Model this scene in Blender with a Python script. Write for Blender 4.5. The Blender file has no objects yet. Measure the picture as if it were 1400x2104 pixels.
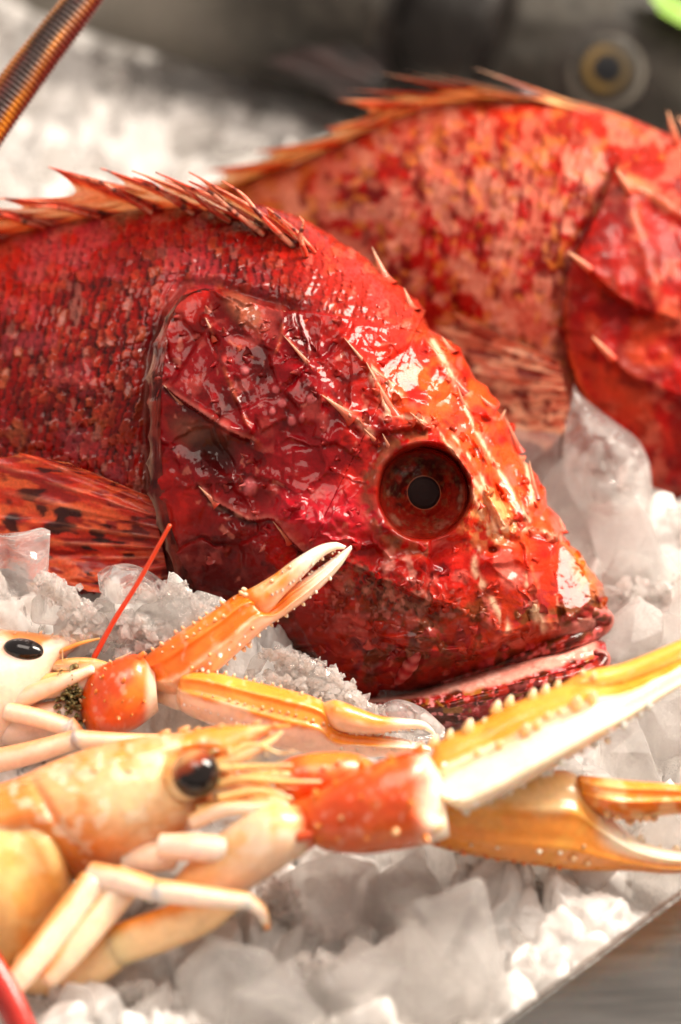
import bpy, bmesh, math, random
import numpy as np
from mathutils import Vector, Matrix

# ------------------------------------------------------------------ camera, light, exposure
scene = bpy.context.scene
COL = scene.collection
CM = 0.01                                   # all building below is written in centimetres
PITCH = math.radians(30.0)
CAM = np.array([0.0, 0.0, 34.2])
FWD = np.array([0.0, math.cos(PITCH), -math.sin(PITCH)])
UPV = np.array([0.0, math.sin(PITCH), math.cos(PITCH)])
RGT = np.array([1.0, 0.0, 0.0])
Q = 18.0 / 85.0 / 1052.0                    # cm per photo pixel, per cm of distance

cam_d = bpy.data.cameras.new("camera")
cam = bpy.data.objects.new("camera", cam_d)
COL.objects.link(cam)
cam_d.sensor_fit = 'VERTICAL'
cam_d.sensor_height = 36.0
cam_d.lens = 85.0
cam_d.clip_start = 0.02
cam_d.clip_end = 20.0
cam.location = CAM * CM
cam.rotation_euler = (math.radians(60.0), 0, 0)
cam_d.dof.use_dof = True
cam_d.dof.focus_distance = 58.2 * CM
cam_d.dof.aperture_fstop = 6.8
cam_d.dof.aperture_blades = 9
scene.camera = cam

world = bpy.data.worlds.new("World")
scene.world = world
world.use_nodes = True
wb = world.node_tree.nodes["Background"]
wb.inputs[0].default_value = (1.0, 0.865, 0.765, 1)
wb.inputs[1].default_value = 0.64


def area_light(name, loc, target, size, power, color, size_y=None, spread=180):
    d = bpy.data.lights.new(name, 'AREA')
    d.shape = 'RECTANGLE'
    d.size = size * CM
    d.size_y = (size_y or size) * CM
    d.energy = power
    d.color = color
    d.spread = math.radians(spread)
    o = bpy.data.objects.new(name, d)
    COL.objects.link(o)
    o.location = Vector(loc) * CM
    o.rotation_euler = (Vector(target) - Vector(loc)).to_track_quat('-Z', 'Y').to_euler()
    return o


area_light("key_softbox", (94, 80, 102), (2, 48, 2), 48, 50, (1.0, 0.89, 0.77), 74)
area_light("overhead_fill", (-6, 26, 118), (0, 52, 0), 80, 10, (1.0, 0.87, 0.76), 60)  # added fill panel overhead to brighten the ice, not a window

scene.view_settings.view_transform = 'Standard'
scene.view_settings.look = 'None'
scene.view_settings.exposure = 0.08
scene.view_settings.gamma = 1.0
cy = scene.cycles
cy.max_bounces = 18
cy.diffuse_bounces = 4
cy.glossy_bounces = 4
cy.transmission_bounces = 14
cy.transparent_max_bounces = 24
cy.caustics_reflective = False
cy.caustics_refractive = True
cy.blur_glossy = 1.0
cy.sample_clamp_indirect = 8.0
cy.use_denoising = True
cy.use_adaptive_sampling = True
cy.adaptive_threshold = 0.03
cy.adaptive_min_samples = 24

# ------------------------------------------------------------------ small maths helpers


def U(px, py, d):
    """photo pixel + distance along the view axis (cm) -> a point of the place (cm)"""
    px = np.asarray(px, float); py = np.asarray(py, float); d = np.asarray(d, float)
    return (CAM + FWD * d[..., None] + RGT * ((px - 700) * Q * d)[..., None]
            + UPV * ((1052 - py) * Q * d)[..., None])


def ground_d(py, z=0.0):
    """distance at which pixel row py meets the height z"""
    return (34.2 - z) / (math.sin(PITCH) + (np.asarray(py, float) - 1052) * Q * math.cos(PITCH))


def sst(a, b, x):
    t = np.clip((x - a) / (b - a), 0, 1)
    return t * t * (3 - 2 * t)


def lin(c):
    """'#rrggbb' as seen -> linear rgb"""
    v = np.array([int(c[i:i + 2], 16) for i in (1, 3, 5)]) / 255.0
    return np.where(v <= 0.04045, v / 12.92, ((v + 0.055) / 1.055) ** 2.4)


def _hash(ix, iy, iz, seed):
    h = (ix.astype(np.int64) * 374761393 + iy.astype(np.int64) * 668265263
         + iz.astype(np.int64) * 2147483647 + seed * 1274126177) & 0xFFFFFFFF
    h = ((h ^ (h >> 13)) * 1274126177) & 0xFFFFFFFF
    h = ((h ^ (h >> 16)) * 2246822519) & 0xFFFFFFFF
    return ((h ^ (h >> 15)) & 0xFFFFFF) / float(0xFFFFFF)


def vn2(x, y, seed=0):
    x = np.asarray(x, float); y = np.asarray(y, float)
    ix = np.floor(x); iy = np.floor(y)
    fx = x - ix; fy = y - iy
    ux = fx * fx * fx * (fx * (6 * fx - 15) + 10); uy = fy * fy * fy * (fy * (6 * fy - 15) + 10)
    z = np.zeros_like(ix)
    a = _hash(ix, iy, z, seed); b = _hash(ix + 1, iy, z, seed)
    c = _hash(ix, iy + 1, z, seed); d = _hash(ix + 1, iy + 1, z, seed)
    return (a * (1 - ux) + b * ux) * (1 - uy) + (c * (1 - ux) + d * ux) * uy


def fbm(x, y, seed=0, o=4, gain=0.5):
    s = 0; a = 1.0; n = 0
    for k in range(o):
        s = s + a * vn2(x * 2 ** k + 17.3 * k, y * 2 ** k - 9.1 * k, seed + k)
        n += a; a *= gain
    return s / n


def ridged(x, y, seed=0, o=3):
    s = 0; a = 1.0; n = 0
    for k in range(o):
        s = s + a * (1 - np.abs(2 * vn2(x * 2 ** k + 3.7 * k, y * 2 ** k, seed + k) - 1)); n += a; a *= .5
    return s / n


def worley(x, y, seed=0):
    """F1, F2, id, offset to the nearest cell point"""
    x = np.asarray(x, float); y = np.asarray(y, float)
    ix = np.floor(x); iy = np.floor(y)
    f1 = np.full(x.shape, 9.0); f2 = np.full(x.shape, 9.0)
    cid = np.zeros(x.shape); ox = np.zeros(x.shape); oy = np.zeros(x.shape)
    z = np.zeros_like(ix)
    for dx in (-1, 0, 1):
        for dy in (-1, 0, 1):
            cx = ix + dx; cyy = iy + dy
            qx = cx + _hash(cx, cyy, z, seed); qy = cyy + _hash(cx, cyy, z, seed + 91)
            d = np.hypot(x - qx, y - qy)
            near = d < f1
            f2 = np.where(near, f1, np.minimum(f2, d))
            cid = np.where(near, _hash(cx, cyy, z, seed + 333), cid)
            ox = np.where(near, x - qx, ox); oy = np.where(near, y - qy, oy)
            f1 = np.where(near, d, f1)
    return f1, f2, cid, ox, oy


def catmull(pts, n, ts=None):
    """smooth curve through rows of pts, n samples spread by chord length"""
    p = np.asarray(pts, float)
    if len(p) == 2:
        t = np.linspace(0, 1, n)[:, None]
        return p[0] * (1 - t) + p[1] * t
    seg = np.sqrt((np.diff(p[:, :2], axis=0) ** 2).sum(1)) + 1e-6
    if p.shape[1] > 3:
        seg = seg + np.sqrt((np.diff(p[:, 2:4], axis=0) ** 2).sum(1))
    kn = np.concatenate([[0], np.cumsum(seg)])
    t = np.linspace(0, kn[-1], n) if ts is None else np.asarray(ts) * kn[-1]
    i = np.clip(np.searchsorted(kn, t, side='right') - 1, 0, len(p) - 2)
    m = np.zeros_like(p)
    m[1:-1] = (p[2:] - p[:-2]) / (kn[2:] - kn[:-2])[:, None]
    m[0] = (p[1] - p[0]) / seg[0]; m[-1] = (p[-1] - p[-2]) / seg[-1]
    h = (kn[i + 1] - kn[i])[:, None]; u = ((t - kn[i])[:, None]) / h
    return ((2 * u ** 3 - 3 * u ** 2 + 1) * p[i] + (u ** 3 - 2 * u ** 2 + u) * h * m[i]
            + (-2 * u ** 3 + 3 * u ** 2) * p[i + 1] + (u ** 3 - u ** 2) * h * m[i + 1])


def polydist(x, y, pts):
    """distance to a polyline, fraction along it, side sign (+ = left of travel on screen, y down)"""
    p = np.asarray(pts, float)
    best = np.full(np.shape(x), 1e9); frac = np.zeros(np.shape(x)); side = np.ones(np.shape(x))
    L = np.sqrt((np.diff(p, axis=0) ** 2).sum(1)); tot = L.sum(); acc = 0
    for k in range(len(p) - 1):
        ax, ay = p[k]; bx, by = p[k + 1] - p[k]
        t = np.clip(((x - ax) * bx + (y - ay) * by) / (L[k] ** 2 + 1e-9), 0, 1)
        ex = x - ax - t * bx; ey = y - ay - t * by
        d = np.hypot(ex, ey)
        near = d < best
        best = np.where(near, d, best); frac = np.where(near, (acc + t * L[k]) / tot, frac)
        side = np.where(near, np.sign(ey * bx - ex * by + 1e-9), side)
        acc += L[k]
    return best, frac, -side


def inside(x, y, poly):
    p = np.asarray(poly, float); r = np.zeros(np.shape(x), bool); j = len(p) - 1
    for i in range(len(p)):
        c = ((p[i, 1] > y) != (p[j, 1] > y)) & (x < (p[j, 0] - p[i, 0]) * (y - p[i, 1]) / (p[j, 1] - p[i, 1] + 1e-9) + p[i, 0])
        r ^= c; j = i
    return r


def ell(x, y, cx, cyy, rx, ry, rot=0.0):
    c, s = math.cos(rot), math.sin(rot)
    dx = x - cx; dy = y - cyy
    return np.hypot((dx * c + dy * s) / rx, (-dx * s + dy * c) / ry)


def mixc(col, m, c):
    c = lin(c) if isinstance(c, str) else np.asarray(c, float)
    m = np.clip(m, 0, 1)[..., None]
    return col * (1 - m) + c * m


# ------------------------------------------------------------------ mesh builders


class Geo:
    """collects vertices (cm), faces and colours, then links them as one mesh object"""

    def __init__(self):
        self.v = []; self.f = []; self.c = []; self.n = 0

    def add(self, v, f, c):
        v = np.asarray(v, float)
        c = np.asarray(c, float)
        if c.ndim == 1:
            c = np.tile(c, (len(v), 1))
        self.v.append(v); self.c.append(c)
        for ff in f:
            ff = np.asarray(ff)
            if len(ff):
                self.f.append(ff + self.n)
        self.n += len(v)

    def build(self, name, mat, parent=None, origin=None, smooth=True):
        v = np.concatenate(self.v); c = np.concatenate(self.c)
        o0 = np.array(parent["_o"]) if parent is not None else (np.asarray(origin, float) if origin is not None else np.zeros(3))
        me = bpy.data.meshes.new(name)
        loops = np.concatenate([f.ravel() for f in self.f]).astype(np.int32)
        tot = np.concatenate([np.full(len(f), f.shape[1]) for f in self.f]).astype(np.int32)
        start = np.concatenate([[0], np.cumsum(tot)[:-1]]).astype(np.int32)
        me.vertices.add(len(v)); me.vertices.foreach_set("co", ((v - o0) * CM).astype(np.float32).ravel())
        me.loops.add(len(loops)); me.loops.foreach_set("vertex_index", loops)
        me.polygons.add(len(tot)); me.polygons.foreach_set("loop_start", start)
        me.polygons.foreach_set("loop_total", tot)
        me.polygons.foreach_set("use_smooth", np.full(len(tot), smooth))
        me.update(calc_edges=True)
        a = me.color_attributes.new("Col", 'FLOAT_COLOR', 'POINT')
        a.data.foreach_set("color", np.concatenate([np.clip(c, 0, 1), np.ones((len(c), 1))], 1).astype(np.float32).ravel())
        me.validate()
        me.materials.append(mat)
        ob = bpy.data.objects.new(name, me)
        COL.objects.link(ob)
        if parent is not None:
            ob.parent = parent
        else:
            ob.location = o0 * CM
        ob["_o"] = [float(t) for t in o0]
        return ob


def thing(name, label, cat, base, group=None):
    o = bpy.data.objects.new(name, None)
    o.empty_display_size = 0.01
    COL.objects.link(o)
    o.location = np.asarray(base, float) * CM
    o["_o"] = [float(t) for t in base]
    o["label"] = label; o["category"] = cat
    if group:
        o["group"] = group
    return o


def tag(o, label, cat, group=None):
    o["label"] = label; o["category"] = cat
    if group:
        o["group"] = group
    return o


def fix_normals(v, quads):
    return quads


def grid_faces(nu, nv, wrap_v=True, off=0):
    i = np.arange(nu - 1)[:, None]; j = np.arange(nv if wrap_v else nv - 1)[None, :]
    j2 = (j + 1) % nv
    return np.stack([i * nv + j + 0 * j2, i * nv + j2, (i + 1) * nv + j2, (i + 1) * nv + j], -1).reshape(-1, 4) + off


def loft(geo, st, ns, nf, nb, colf, dispf=None, back=0.8, ex=1.0, ts=None, exu=1.0, post=None, rough_edge=None):
    """closed body through stations (Dx,Dy,Vx,Vy,half thickness cm,distance cm): an edge above, an edge below,
    bulging toward the camera side by the half thickness and away from it by back times that"""
    s = catmull(st, ns, ts)
    ph = np.concatenate([np.linspace(0, np.pi, nf), np.linspace(np.pi, 2 * np.pi, nb + 2)[1:-1]])
    front = np.arange(len(ph)) < nf
    if rough_edge is not None:
        s = rough_edge(s)
    cph = np.cos(ph); sph = np.sin(ph)
    cc = (1 - np.sign(cph) * np.abs(cph) ** exu) / 2
    bul = np.sign(sph) * np.abs(sph) ** ex
    bul = np.where(bul < 0, bul * back, bul)
    px = s[:, None, 0] + (s[:, None, 2] - s[:, None, 0]) * cc
    py = s[:, None, 1] + (s[:, None, 3] - s[:, None, 1]) * cc
    d = s[:, None, 5] - np.maximum(s[:, None, 4], 0.02) * bul
    S = np.broadcast_to(np.linspace(0, 1, ns)[:, None], px.shape)
    Cc = np.broadcast_to(cc, px.shape)
    F = np.broadcast_to(np.where(front, np.clip(sph, 0, 1), 0), px.shape)
    if dispf is not None:
        d = d - dispf(px, py, Cc, S) * np.clip(F * 3, 0, 1)
    if post is not None:
        d[:, :nf] = post(px[:, :nf], py[:, :nf], d[:, :nf])
    v = U(px, py, d)
    col = colf(px, py, Cc, S, F)
    m = len(ph)
    n0 = v.reshape(-1, 3)
    quads = grid_faces(ns, m)
    c0 = v[0].mean(0); c1 = v[-1].mean(0)
    k = ns * m
    j = np.arange(m)
    t0 = np.stack([np.full(m, k), (j + 1) % m, j], -1)
    t1 = np.stack([np.full(m, k + 1), (ns - 1) * m + j, (ns - 1) * m + (j + 1) % m], -1)
    cf = col.reshape(-1, 3)
    geo.add(np.concatenate([n0, [c0, c1]]), [quads[:, ::-1], t0[:, ::-1], t1[:, ::-1]],
            np.concatenate([cf, [col[0].mean(0), col[-1].mean(0)]]))
    return dict(px=px[:, :nf], py=py[:, :nf], d=d[:, :nf])


def surf_d(info, x, y):
    k = np.argmin((info['px'] - x) ** 2 + (info['py'] - y) ** 2)
    return float(info['d'].ravel()[k])


def tube(geo, pts, ns, nt, colf, flat=1.0, shape=None, tip=False):
    """limb along (px,py,distance cm,radius px); colf(S,theta,P) -> rgb; theta 0 = upper side, 90 deg = toward camera"""
    s = catmull(pts, ns)
    c = U(s[:, 0], s[:, 1], s[:, 2])
    r = np.maximum(s[:, 3], 0.3) * Q * s[:, 2]
    T = np.gradient(c, axis=0); T /= np.linalg.norm(T, axis=1)[:, None] + 1e-9
    view = CAM - c; view /= np.linalg.norm(view, axis=1)[:, None]
    N = np.cross(T, view); N /= np.linalg.norm(N, axis=1)[:, None] + 1e-9
    N *= np.where((N @ UPV) < 0, -1, 1)[:1][:, None] if True else 1
    B = np.cross(N, T); B *= np.sign((B * view).sum(1))[:, None]
    th = np.linspace(0, 2 * np.pi, nt, endpoint=False)
    S = np.broadcast_to(np.linspace(0, 1, ns)[:, None], (ns, nt)); TH = np.broadcast_to(th, (ns, nt))
    R = r[:, None] * (shape(S, TH) if shape else 1.0)
    v = c[:, None] + N[:, None] * (R * np.cos(TH))[..., None] + B[:, None] * (R * np.sin(TH) * flat)[..., None]
    col = colf(S, TH, v)
    k = ns * nt; j = np.arange(nt)
    q = grid_faces(ns, nt)
    t0 = np.stack([np.full(nt, k), (j + 1) % nt, j], -1)
    t1 = np.stack([np.full(nt, k + 1), (ns - 1) * nt + j, (ns - 1) * nt + (j + 1) % nt], -1)
    # round the ends a little
    e0 = c[0] - T[0] * r[0] * 0.4; e1 = c[-1] + T[-1] * r[-1] * 0.4
    fl = np.linalg.det(np.stack([N[ns // 2], B[ns // 2], T[ns // 2]])) < 0
    fs = [q, t0, t1]
    if not fl:
        fs = [f[:, ::-1] for f in fs]
    geo.add(np.concatenate([v.reshape(-1, 3), [e0, e1]]), fs,
            np.concatenate([col.reshape(-1, 3), [col[0].mean(0), col[-1].mean(0)]]))


def cone(geo, a, b, r, col, coltip=None, prof=((0, 1), (.4, .72), (.75, .38), (.93, .16)), n=8, bend=None):
    """spine from point a to point b (cm), base radius r cm"""
    a = np.asarray(a, float); b = np.asarray(b, float)
    T = b - a; L = np.linalg.norm(T) + 1e-9; T = T / L
    n1 = np.cross(T, [0.31, 0.87, 0.4]); n1 /= np.linalg.norm(n1); n2 = np.cross(T, n1)
    th = np.linspace(0, 2 * np.pi, n, endpoint=False)
    vs = []; cs = []
    col = np.asarray(col); coltip = col if coltip is None else np.asarray(coltip)
    for t, k in prof:
        o = a + T * L * t
        if bend is not None:
            o = o + np.asarray(bend) * math.sin(t * math.pi)
        vs.append(o + (n1 * np.cos(th)[:, None] + n2 * np.sin(th)[:, None]) * r * k)
        cs.append(np.tile(col * (1 - t) + coltip * t, (n, 1)))
    m = len(prof)
    q = grid_faces(m, n)
    j = np.arange(n)
    tt = np.stack([np.full(n, m * n), (m - 1) * n + j, (m - 1) * n + (j + 1) % n], -1)
    geo.add(np.concatenate(vs + [[b]]), [q, tt], np.concatenate(cs + [[coltip]]))


KNOB = ((0, 1), (.45, .86), (.8, .52), (.95, .25))


def spikes(geo, info, p0, p1, n, vec, r, col, tipc, seed=0, jit=0.8, lift=0.0, prof=KNOB, curve=None, grow=(1, 1)):
    """a row of tubercles on a lofted limb, standing along the pixel vector vec (and toward the camera by lift cm)"""
    rng = np.random.RandomState(seed)
    tipc = .7 * np.asarray(tipc) + .3 * np.asarray(col)
    pts = catmull([p0, p1] if curve is None else curve, n)
    for k, (x, y) in enumerate(pts):
        x += rng.uniform(-jit, jit) * r; y += rng.uniform(-jit, jit) * r * .5
        g = (grow[0] + (grow[1] - grow[0]) * k / max(1, n - 1)) * rng.uniform(.5, 1.25)
        if n > 5 and rng.rand() < .12:
            continue
        d = surf_d(info, x, y)
        rr = .85 * r * g * Q * d
        cone(geo, U(x - vec[0] * .25 * g, y - vec[1] * .25 * g, d + 0.02), U(x + vec[0] * g, y + vec[1] * g, d - lift * g), rr, col, tipc, prof)


def fin(geo, rays, colf, sub=12, nl=50, notch=0.2, ridge=0.05, thick=0.035, wave=0.0, seed=0, blunt=0.0):
    """fin web on rays (base px,py,d, tip px,py,d): ridged along every ray, scalloped between rays"""
    rays = np.asarray(rays, float)
    nr = len(rays); n = (nr - 1) * sub + 1
    q = catmull(rays, n, np.interp(np.linspace(0, nr - 1, n), np.arange(nr), _knots(rays)))
    rp = np.linspace(0, nr - 1, n); f = rp - np.floor(rp)
    dist = np.minimum(f, 1 - f)
    ln = 1 - notch * np.sin(np.pi * f) ** 0.8
    v = np.linspace(0, 1, nl)
    R = np.broadcast_to(rp[:, None], (n, nl)); V = np.broadcast_to(v, (n, nl))
    VV = V * ln[:, None]
    P = q[:, None, :3] * (1 - VV[..., None]) + q[:, None, 3:] * VV[..., None]
    x = P[..., 0]; y = P[..., 1]
    rg = np.exp(-(dist / 0.13) ** 2)[:, None] * (1 - 0.6 * VV)
    d = P[..., 2] - ridge * rg + wave * (fbm(R * .9, V * 3, seed, 3) - .5) + ridge * .5 * np.sin(f * np.pi)[:, None]
    col = colf(R, VV, x, y, rg)
    th = thick * (0.35 + 0.65 * (1 - V))
    top = U(x, y, d); bot = U(x, y, d + th + ridge * rg * 1.2)
    k = n * nl
    idx = np.arange(k).reshape(n, nl)
    fq = grid_faces(n, nl, False)
    ring = np.concatenate([idx[:, 0], idx[-1, 1:], idx[::-1, -1][1:], idx[0, ::-1][1:-1]])
    nx = np.roll(ring, -1)
    side = np.stack([ring, nx, nx + k, ring + k], -1)
    geo.add(np.concatenate([top.reshape(-1, 3), bot.reshape(-1, 3)]), [fq, fq[:, ::-1] + k, side[:, ::-1]],
            np.concatenate([col.reshape(-1, 3)] * 2))


def _knots(p):
    seg = np.sqrt((np.diff(p[:, :2], axis=0) ** 2).sum(1)) + 1e-6
    seg = seg + np.sqrt((np.diff(p[:, 2:4], axis=0) ** 2).sum(1))
    k = np.concatenate([[0], np.cumsum(seg)])
    return k / k[-1]


def ball(geo, c, r, colf, nu=40, nv=28, ax=None):
    """ellipsoid with semi-axes r along the (right, up, toward-camera) frame or given axes"""
    A = np.array([RGT, UPV, -FWD]) if ax is None else np.asarray(ax)
    th = np.linspace(0, np.pi, nv); ph = np.linspace(0, 2 * np.pi, nu, endpoint=False)
    T, P = np.meshgrid(th, ph, indexing='ij')
    l = np.stack([np.sin(T) * np.cos(P), np.sin(T) * np.sin(P), np.cos(T)], -1)
    v = np.asarray(c) + (l * np.asarray(r)) @ A
    q = grid_faces(nv, nu)
    geo.add(v.reshape(-1, 3), [q], colf(l).reshape(-1, 3))
# ------------------------------------------------------------------ materials


def new_mat(name):
    m = bpy.data.materials.new(name)
    m.use_nodes = True
    nt = m.node_tree
    return m, nt, nt.nodes["Principled BSDF"]


def nd(nt, typ, **kw):
    n = nt.nodes.new(typ)
    for k, v in kw.items():
        if k.startswith('i_'):
            n.inputs[k[2:].replace('_', ' ')].default_value = v
        else:
            setattr(n, k, v)
    return n


def rampn(nt, src, stops):
    r = nt.nodes.new('ShaderNodeValToRGB')
    e = r.color_ramp.elements
    while len(e) < len(stops):
        e.new(0.5)
    for k, (p, c) in enumerate(stops):
        e[k].position = p
        e[k].color = (c, c, c, 1) if not hasattr(c, '__len__') else (*c, 1)
    nt.links.new(src, r.inputs[0])
    return r.outputs[0]


def flesh(name, fine=900.0, mottle=0.25, rough=(0.25, 0.5), coat=0.8, coat_rough=0.09, sss=0.15, sss_r=(0.004, 0.0012, 0.0008),
          bump=0.35, bump_scale=500.0, coat_bump=0.25, spec=0.5, coat_ior=1.34):
    m, nt, p = new_mat(name)
    L = nt.links.new
    at = nd(nt, 'ShaderNodeAttribute', attribute_name='Col')
    tc = nd(nt, 'ShaderNodeTexCoord')
    n1 = nd(nt, 'ShaderNodeTexNoise', i_Scale=fine, i_Detail=5.0, i_Roughness=0.65)
    L(tc.outputs['Object'], n1.inputs['Vector'])
    mul = rampn(nt, n1.outputs[0], [(0.3, 1 - mottle), (0.7, 1 + mottle * .6)])
    mx = nd(nt, 'ShaderNodeMix', data_type='RGBA', blend_type='MULTIPLY')
    mx.inputs[0].default_value = 1.0
    L(at.outputs['Color'], mx.inputs[6]); L(mul, mx.inputs[7])
    L(mx.outputs[2], p.inputs['Base Color'])
    n2 = nd(nt, 'ShaderNodeTexNoise', i_Scale=fine * .3, i_Detail=3.0)
    L(tc.outputs['Object'], n2.inputs['Vector'])
    L(rampn(nt, n2.outputs[0], [(0.35, rough[0]), (0.65, rough[1])]), p.inputs['Roughness'])
    n3 = nd(nt, 'ShaderNodeTexNoise', i_Scale=bump_scale, i_Detail=4.0, i_Roughness=0.6)
    L(tc.outputs['Object'], n3.inputs['Vector'])
    b = nd(nt, 'ShaderNodeBump', i_Strength=bump, i_Distance=0.0006)
    L(n3.outputs[0], b.inputs['Height'])
    L(b.outputs[0], p.inputs['Normal'])
    n4 = nd(nt, 'ShaderNodeTexNoise', i_Scale=bump_scale * .45, i_Detail=2.0, i_Distortion=0.6)
    L(tc.outputs['Object'], n4.inputs['Vector'])
    b2 = nd(nt, 'ShaderNodeBump', i_Strength=coat_bump, i_Distance=0.001)
    L(n4.outputs[0], b2.inputs['Height'])
    L(b2.outputs[0], p.inputs['Coat Normal'])
    p.inputs['Coat Weight'].default_value = coat
    p.inputs['Coat Roughness'].default_value = coat_rough
    p.inputs['Coat IOR'].default_value = coat_ior
    p.inputs['Specular IOR Level'].default_value = spec
    if sss > 0:
        p.inputs['Subsurface Weight'].default_value = sss
        p.inputs['Subsurface Radius'].default_value = sss_r
        p.inputs['Subsurface Scale'].default_value = 1.0
    return m


M_SKIN = flesh('wet_red_skin', fine=700, mottle=0.2, coat=0.62, coat_rough=0.09, sss=0.06, bump=0.35, bump_scale=650, coat_bump=0.16, spec=0.03)
M_SKIN2 = flesh('damp_red_skin', fine=700, mottle=0.2, rough=(0.4, 0.55), coat=0.18, coat_rough=0.25, sss=0.1, bump=0.4, bump_scale=500, coat_bump=0.3, spec=.05)
M_FIN = flesh('fin_web', fine=900, mottle=0.3, coat=0.35, coat_rough=0.15, sss=0.3, sss_r=(0.004, 0.0012, 0.0008), bump=0.3, bump_scale=800, coat_bump=0.2, spec=.2)
M_SHELL = flesh('orange_shell', fine=420, mottle=0.13, rough=(0.24, 0.38), coat=0.45, coat_rough=0.1, sss=0.5,
                sss_r=(0.006, 0.0028, 0.0014), bump=0.14, bump_scale=500, coat_bump=0.08)
M_EYE = flesh('glossy_eye', fine=1200, mottle=0.3, rough=(0.12, 0.2), coat=1.0, coat_rough=0.03, sss=0, bump=0.05, coat_bump=0.02, spec=.2)
M_IRIS = flesh('iris', fine=1200, mottle=0.3, rough=(0.3, 0.4), coat=.15, coat_rough=0.1, sss=0, bump=0.2, coat_bump=0.02, spec=.05)
M_GREY = flesh('grey_fish_skin', fine=300, mottle=0.25, rough=(0.45, 0.6), coat=0.1, coat_rough=0.3, sss=0, bump=0.3, bump_scale=300, spec=.15)
M_ANT = flesh('horny_antenna', fine=600, mottle=0.2, rough=(0.25, 0.4), coat=0.6, coat_rough=0.1, sss=0.1, bump=0.1)
M_LEAF = flesh('green_leaf', fine=200, mottle=0.2, rough=(0.35, 0.5), coat=0.2, sss=0.1, sss_r=(0.001, 0.002, 0.0005), bump=0.1)


def cornea_mat():
    m, nt, p = new_mat('clear_cornea')
    L = nt.links.new
    nt.nodes.remove(p)
    out = nt.nodes['Material Output']
    tr = nd(nt, 'ShaderNodeBsdfTransparent'); tr.inputs[0].default_value = (0.86, 0.72, 0.66, 1)
    gl = nd(nt, 'ShaderNodeBsdfGlossy', i_Roughness=0.06)
    fr = nd(nt, 'ShaderNodeFresnel', i_IOR=1.09)
    mx = nd(nt, 'ShaderNodeMixShader')
    L(fr.outputs[0], mx.inputs[0]); L(tr.outputs[0], mx.inputs[1]); L(gl.outputs[0], mx.inputs[2])
    L(mx.outputs[0], out.inputs[0])
    return m


M_CORNEA = cornea_mat()


def ice_mat(name, clear=(0.25, 0.85), col=(0.96, 0.93, 0.905), rough=(0.03, 0.3), bump=0.3, scale=1.0, thru=0.45):
    """clear water ice with milky cloudy streaks inside and a wet, dimpled surface"""
    m, nt, p = new_mat(name)
    L = nt.links.new
    out = nt.nodes['Material Output']
    tc = nd(nt, 'ShaderNodeTexCoord')
    geo = nd(nt, 'ShaderNodeObjectInfo')
    add = nd(nt, 'ShaderNodeVectorMath', operation='ADD')
    L(tc.outputs['Object'], add.inputs[0])
    sc = nd(nt, 'ShaderNodeMath', operation='MULTIPLY'); sc.inputs[1].default_value = 5.0
    L(geo.outputs['Random'], sc.inputs[0]); L(sc.outputs[0], add.inputs[1])
    n1 = nd(nt, 'ShaderNodeTexNoise', i_Scale=55.0 * scale, i_Detail=5.0, i_Roughness=0.6, i_Distortion=0.8)
    L(add.outputs[0], n1.inputs['Vector'])
    n2 = nd(nt, 'ShaderNodeTexNoise', i_Scale=130.0 * scale, i_Detail=4.0, i_Roughness=0.6)
    L(add.outputs[0], n2.inputs['Vector'])
    vo = nd(nt, 'ShaderNodeTexVoronoi', feature='SMOOTH_F1', i_Scale=230.0 * scale)
    L(add.outputs[0], vo.inputs['Vector'])
    mh = nd(nt, 'ShaderNodeMath', operation='ADD')
    L(n2.outputs[0], mh.inputs[0]); L(vo.outputs['Distance'], mh.inputs[1])
    b = nd(nt, 'ShaderNodeBump', i_Strength=bump, i_Distance=0.0025)
    L(mh.outputs[0], b.inputs['Height'])
    gl = nd(nt, 'ShaderNodeBsdfGlass', i_IOR=1.31)
    gl.inputs['Color'].default_value = (0.998, 0.993, 0.988, 1)
    L(rampn(nt, n2.outputs[0], [(0.4, rough[0]), (0.68, rough[1])]), gl.inputs['Roughness'])
    L(b.outputs[0], gl.inputs['Normal'])
    tp = nd(nt, 'ShaderNodeBsdfTransparent'); tp.inputs[0].default_value = (0.985, 0.975, 0.965, 1)
    mg = nd(nt, 'ShaderNodeMixShader'); mg.inputs[0].default_value = thru
    L(gl.outputs[0], mg.inputs[1]); L(tp.outputs[0], mg.inputs[2])
    p.inputs['Base Color'].default_value = (*col, 1)
    p.inputs['Roughness'].default_value = 0.35
    p.inputs['Coat Weight'].default_value = 0.7
    p.inputs['Coat Roughness'].default_value = 0.1
    L(b.outputs[0], p.inputs['Normal']); L(b.outputs[0], p.inputs['Coat Normal'])
    tl = nd(nt, 'ShaderNodeBsdfTranslucent'); tl.inputs[0].default_value = (*col, 1)
    m2 = nd(nt, 'ShaderNodeMixShader'); m2.inputs[0].default_value = 0.45
    L(p.outputs[0], m2.inputs[1]); L(tl.outputs[0], m2.inputs[2])
    mx = nd(nt, 'ShaderNodeMixShader')
    L(rampn(nt, n1.outputs[0], [(0.36, clear[1]), (0.66, clear[0])]), mx.inputs[0])
    L(m2.outputs[0], mx.inputs[1]); L(mg.outputs[0], mx.inputs[2])
    L(mx.outputs[0], out.inputs[0])
    return m


M_ICE = ice_mat('clear_ice', clear=(0.62, 1.0), bump=0.34, rough=(0.01, 0.10), thru=0.30)
M_ICE2 = ice_mat('cloudy_ice', clear=(0.3, 0.96), bump=0.42)
M_GRAIN = ice_mat('granular_ice', clear=(0.7, 0.9), bump=0.1, rough=(0.01, 0.06))
M_BED = ice_mat('packed_ice', clear=(0.0, 0.22), col=(0.97, 0.94, 0.91), bump=0.6, rough=(0.1, 0.35))


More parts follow.
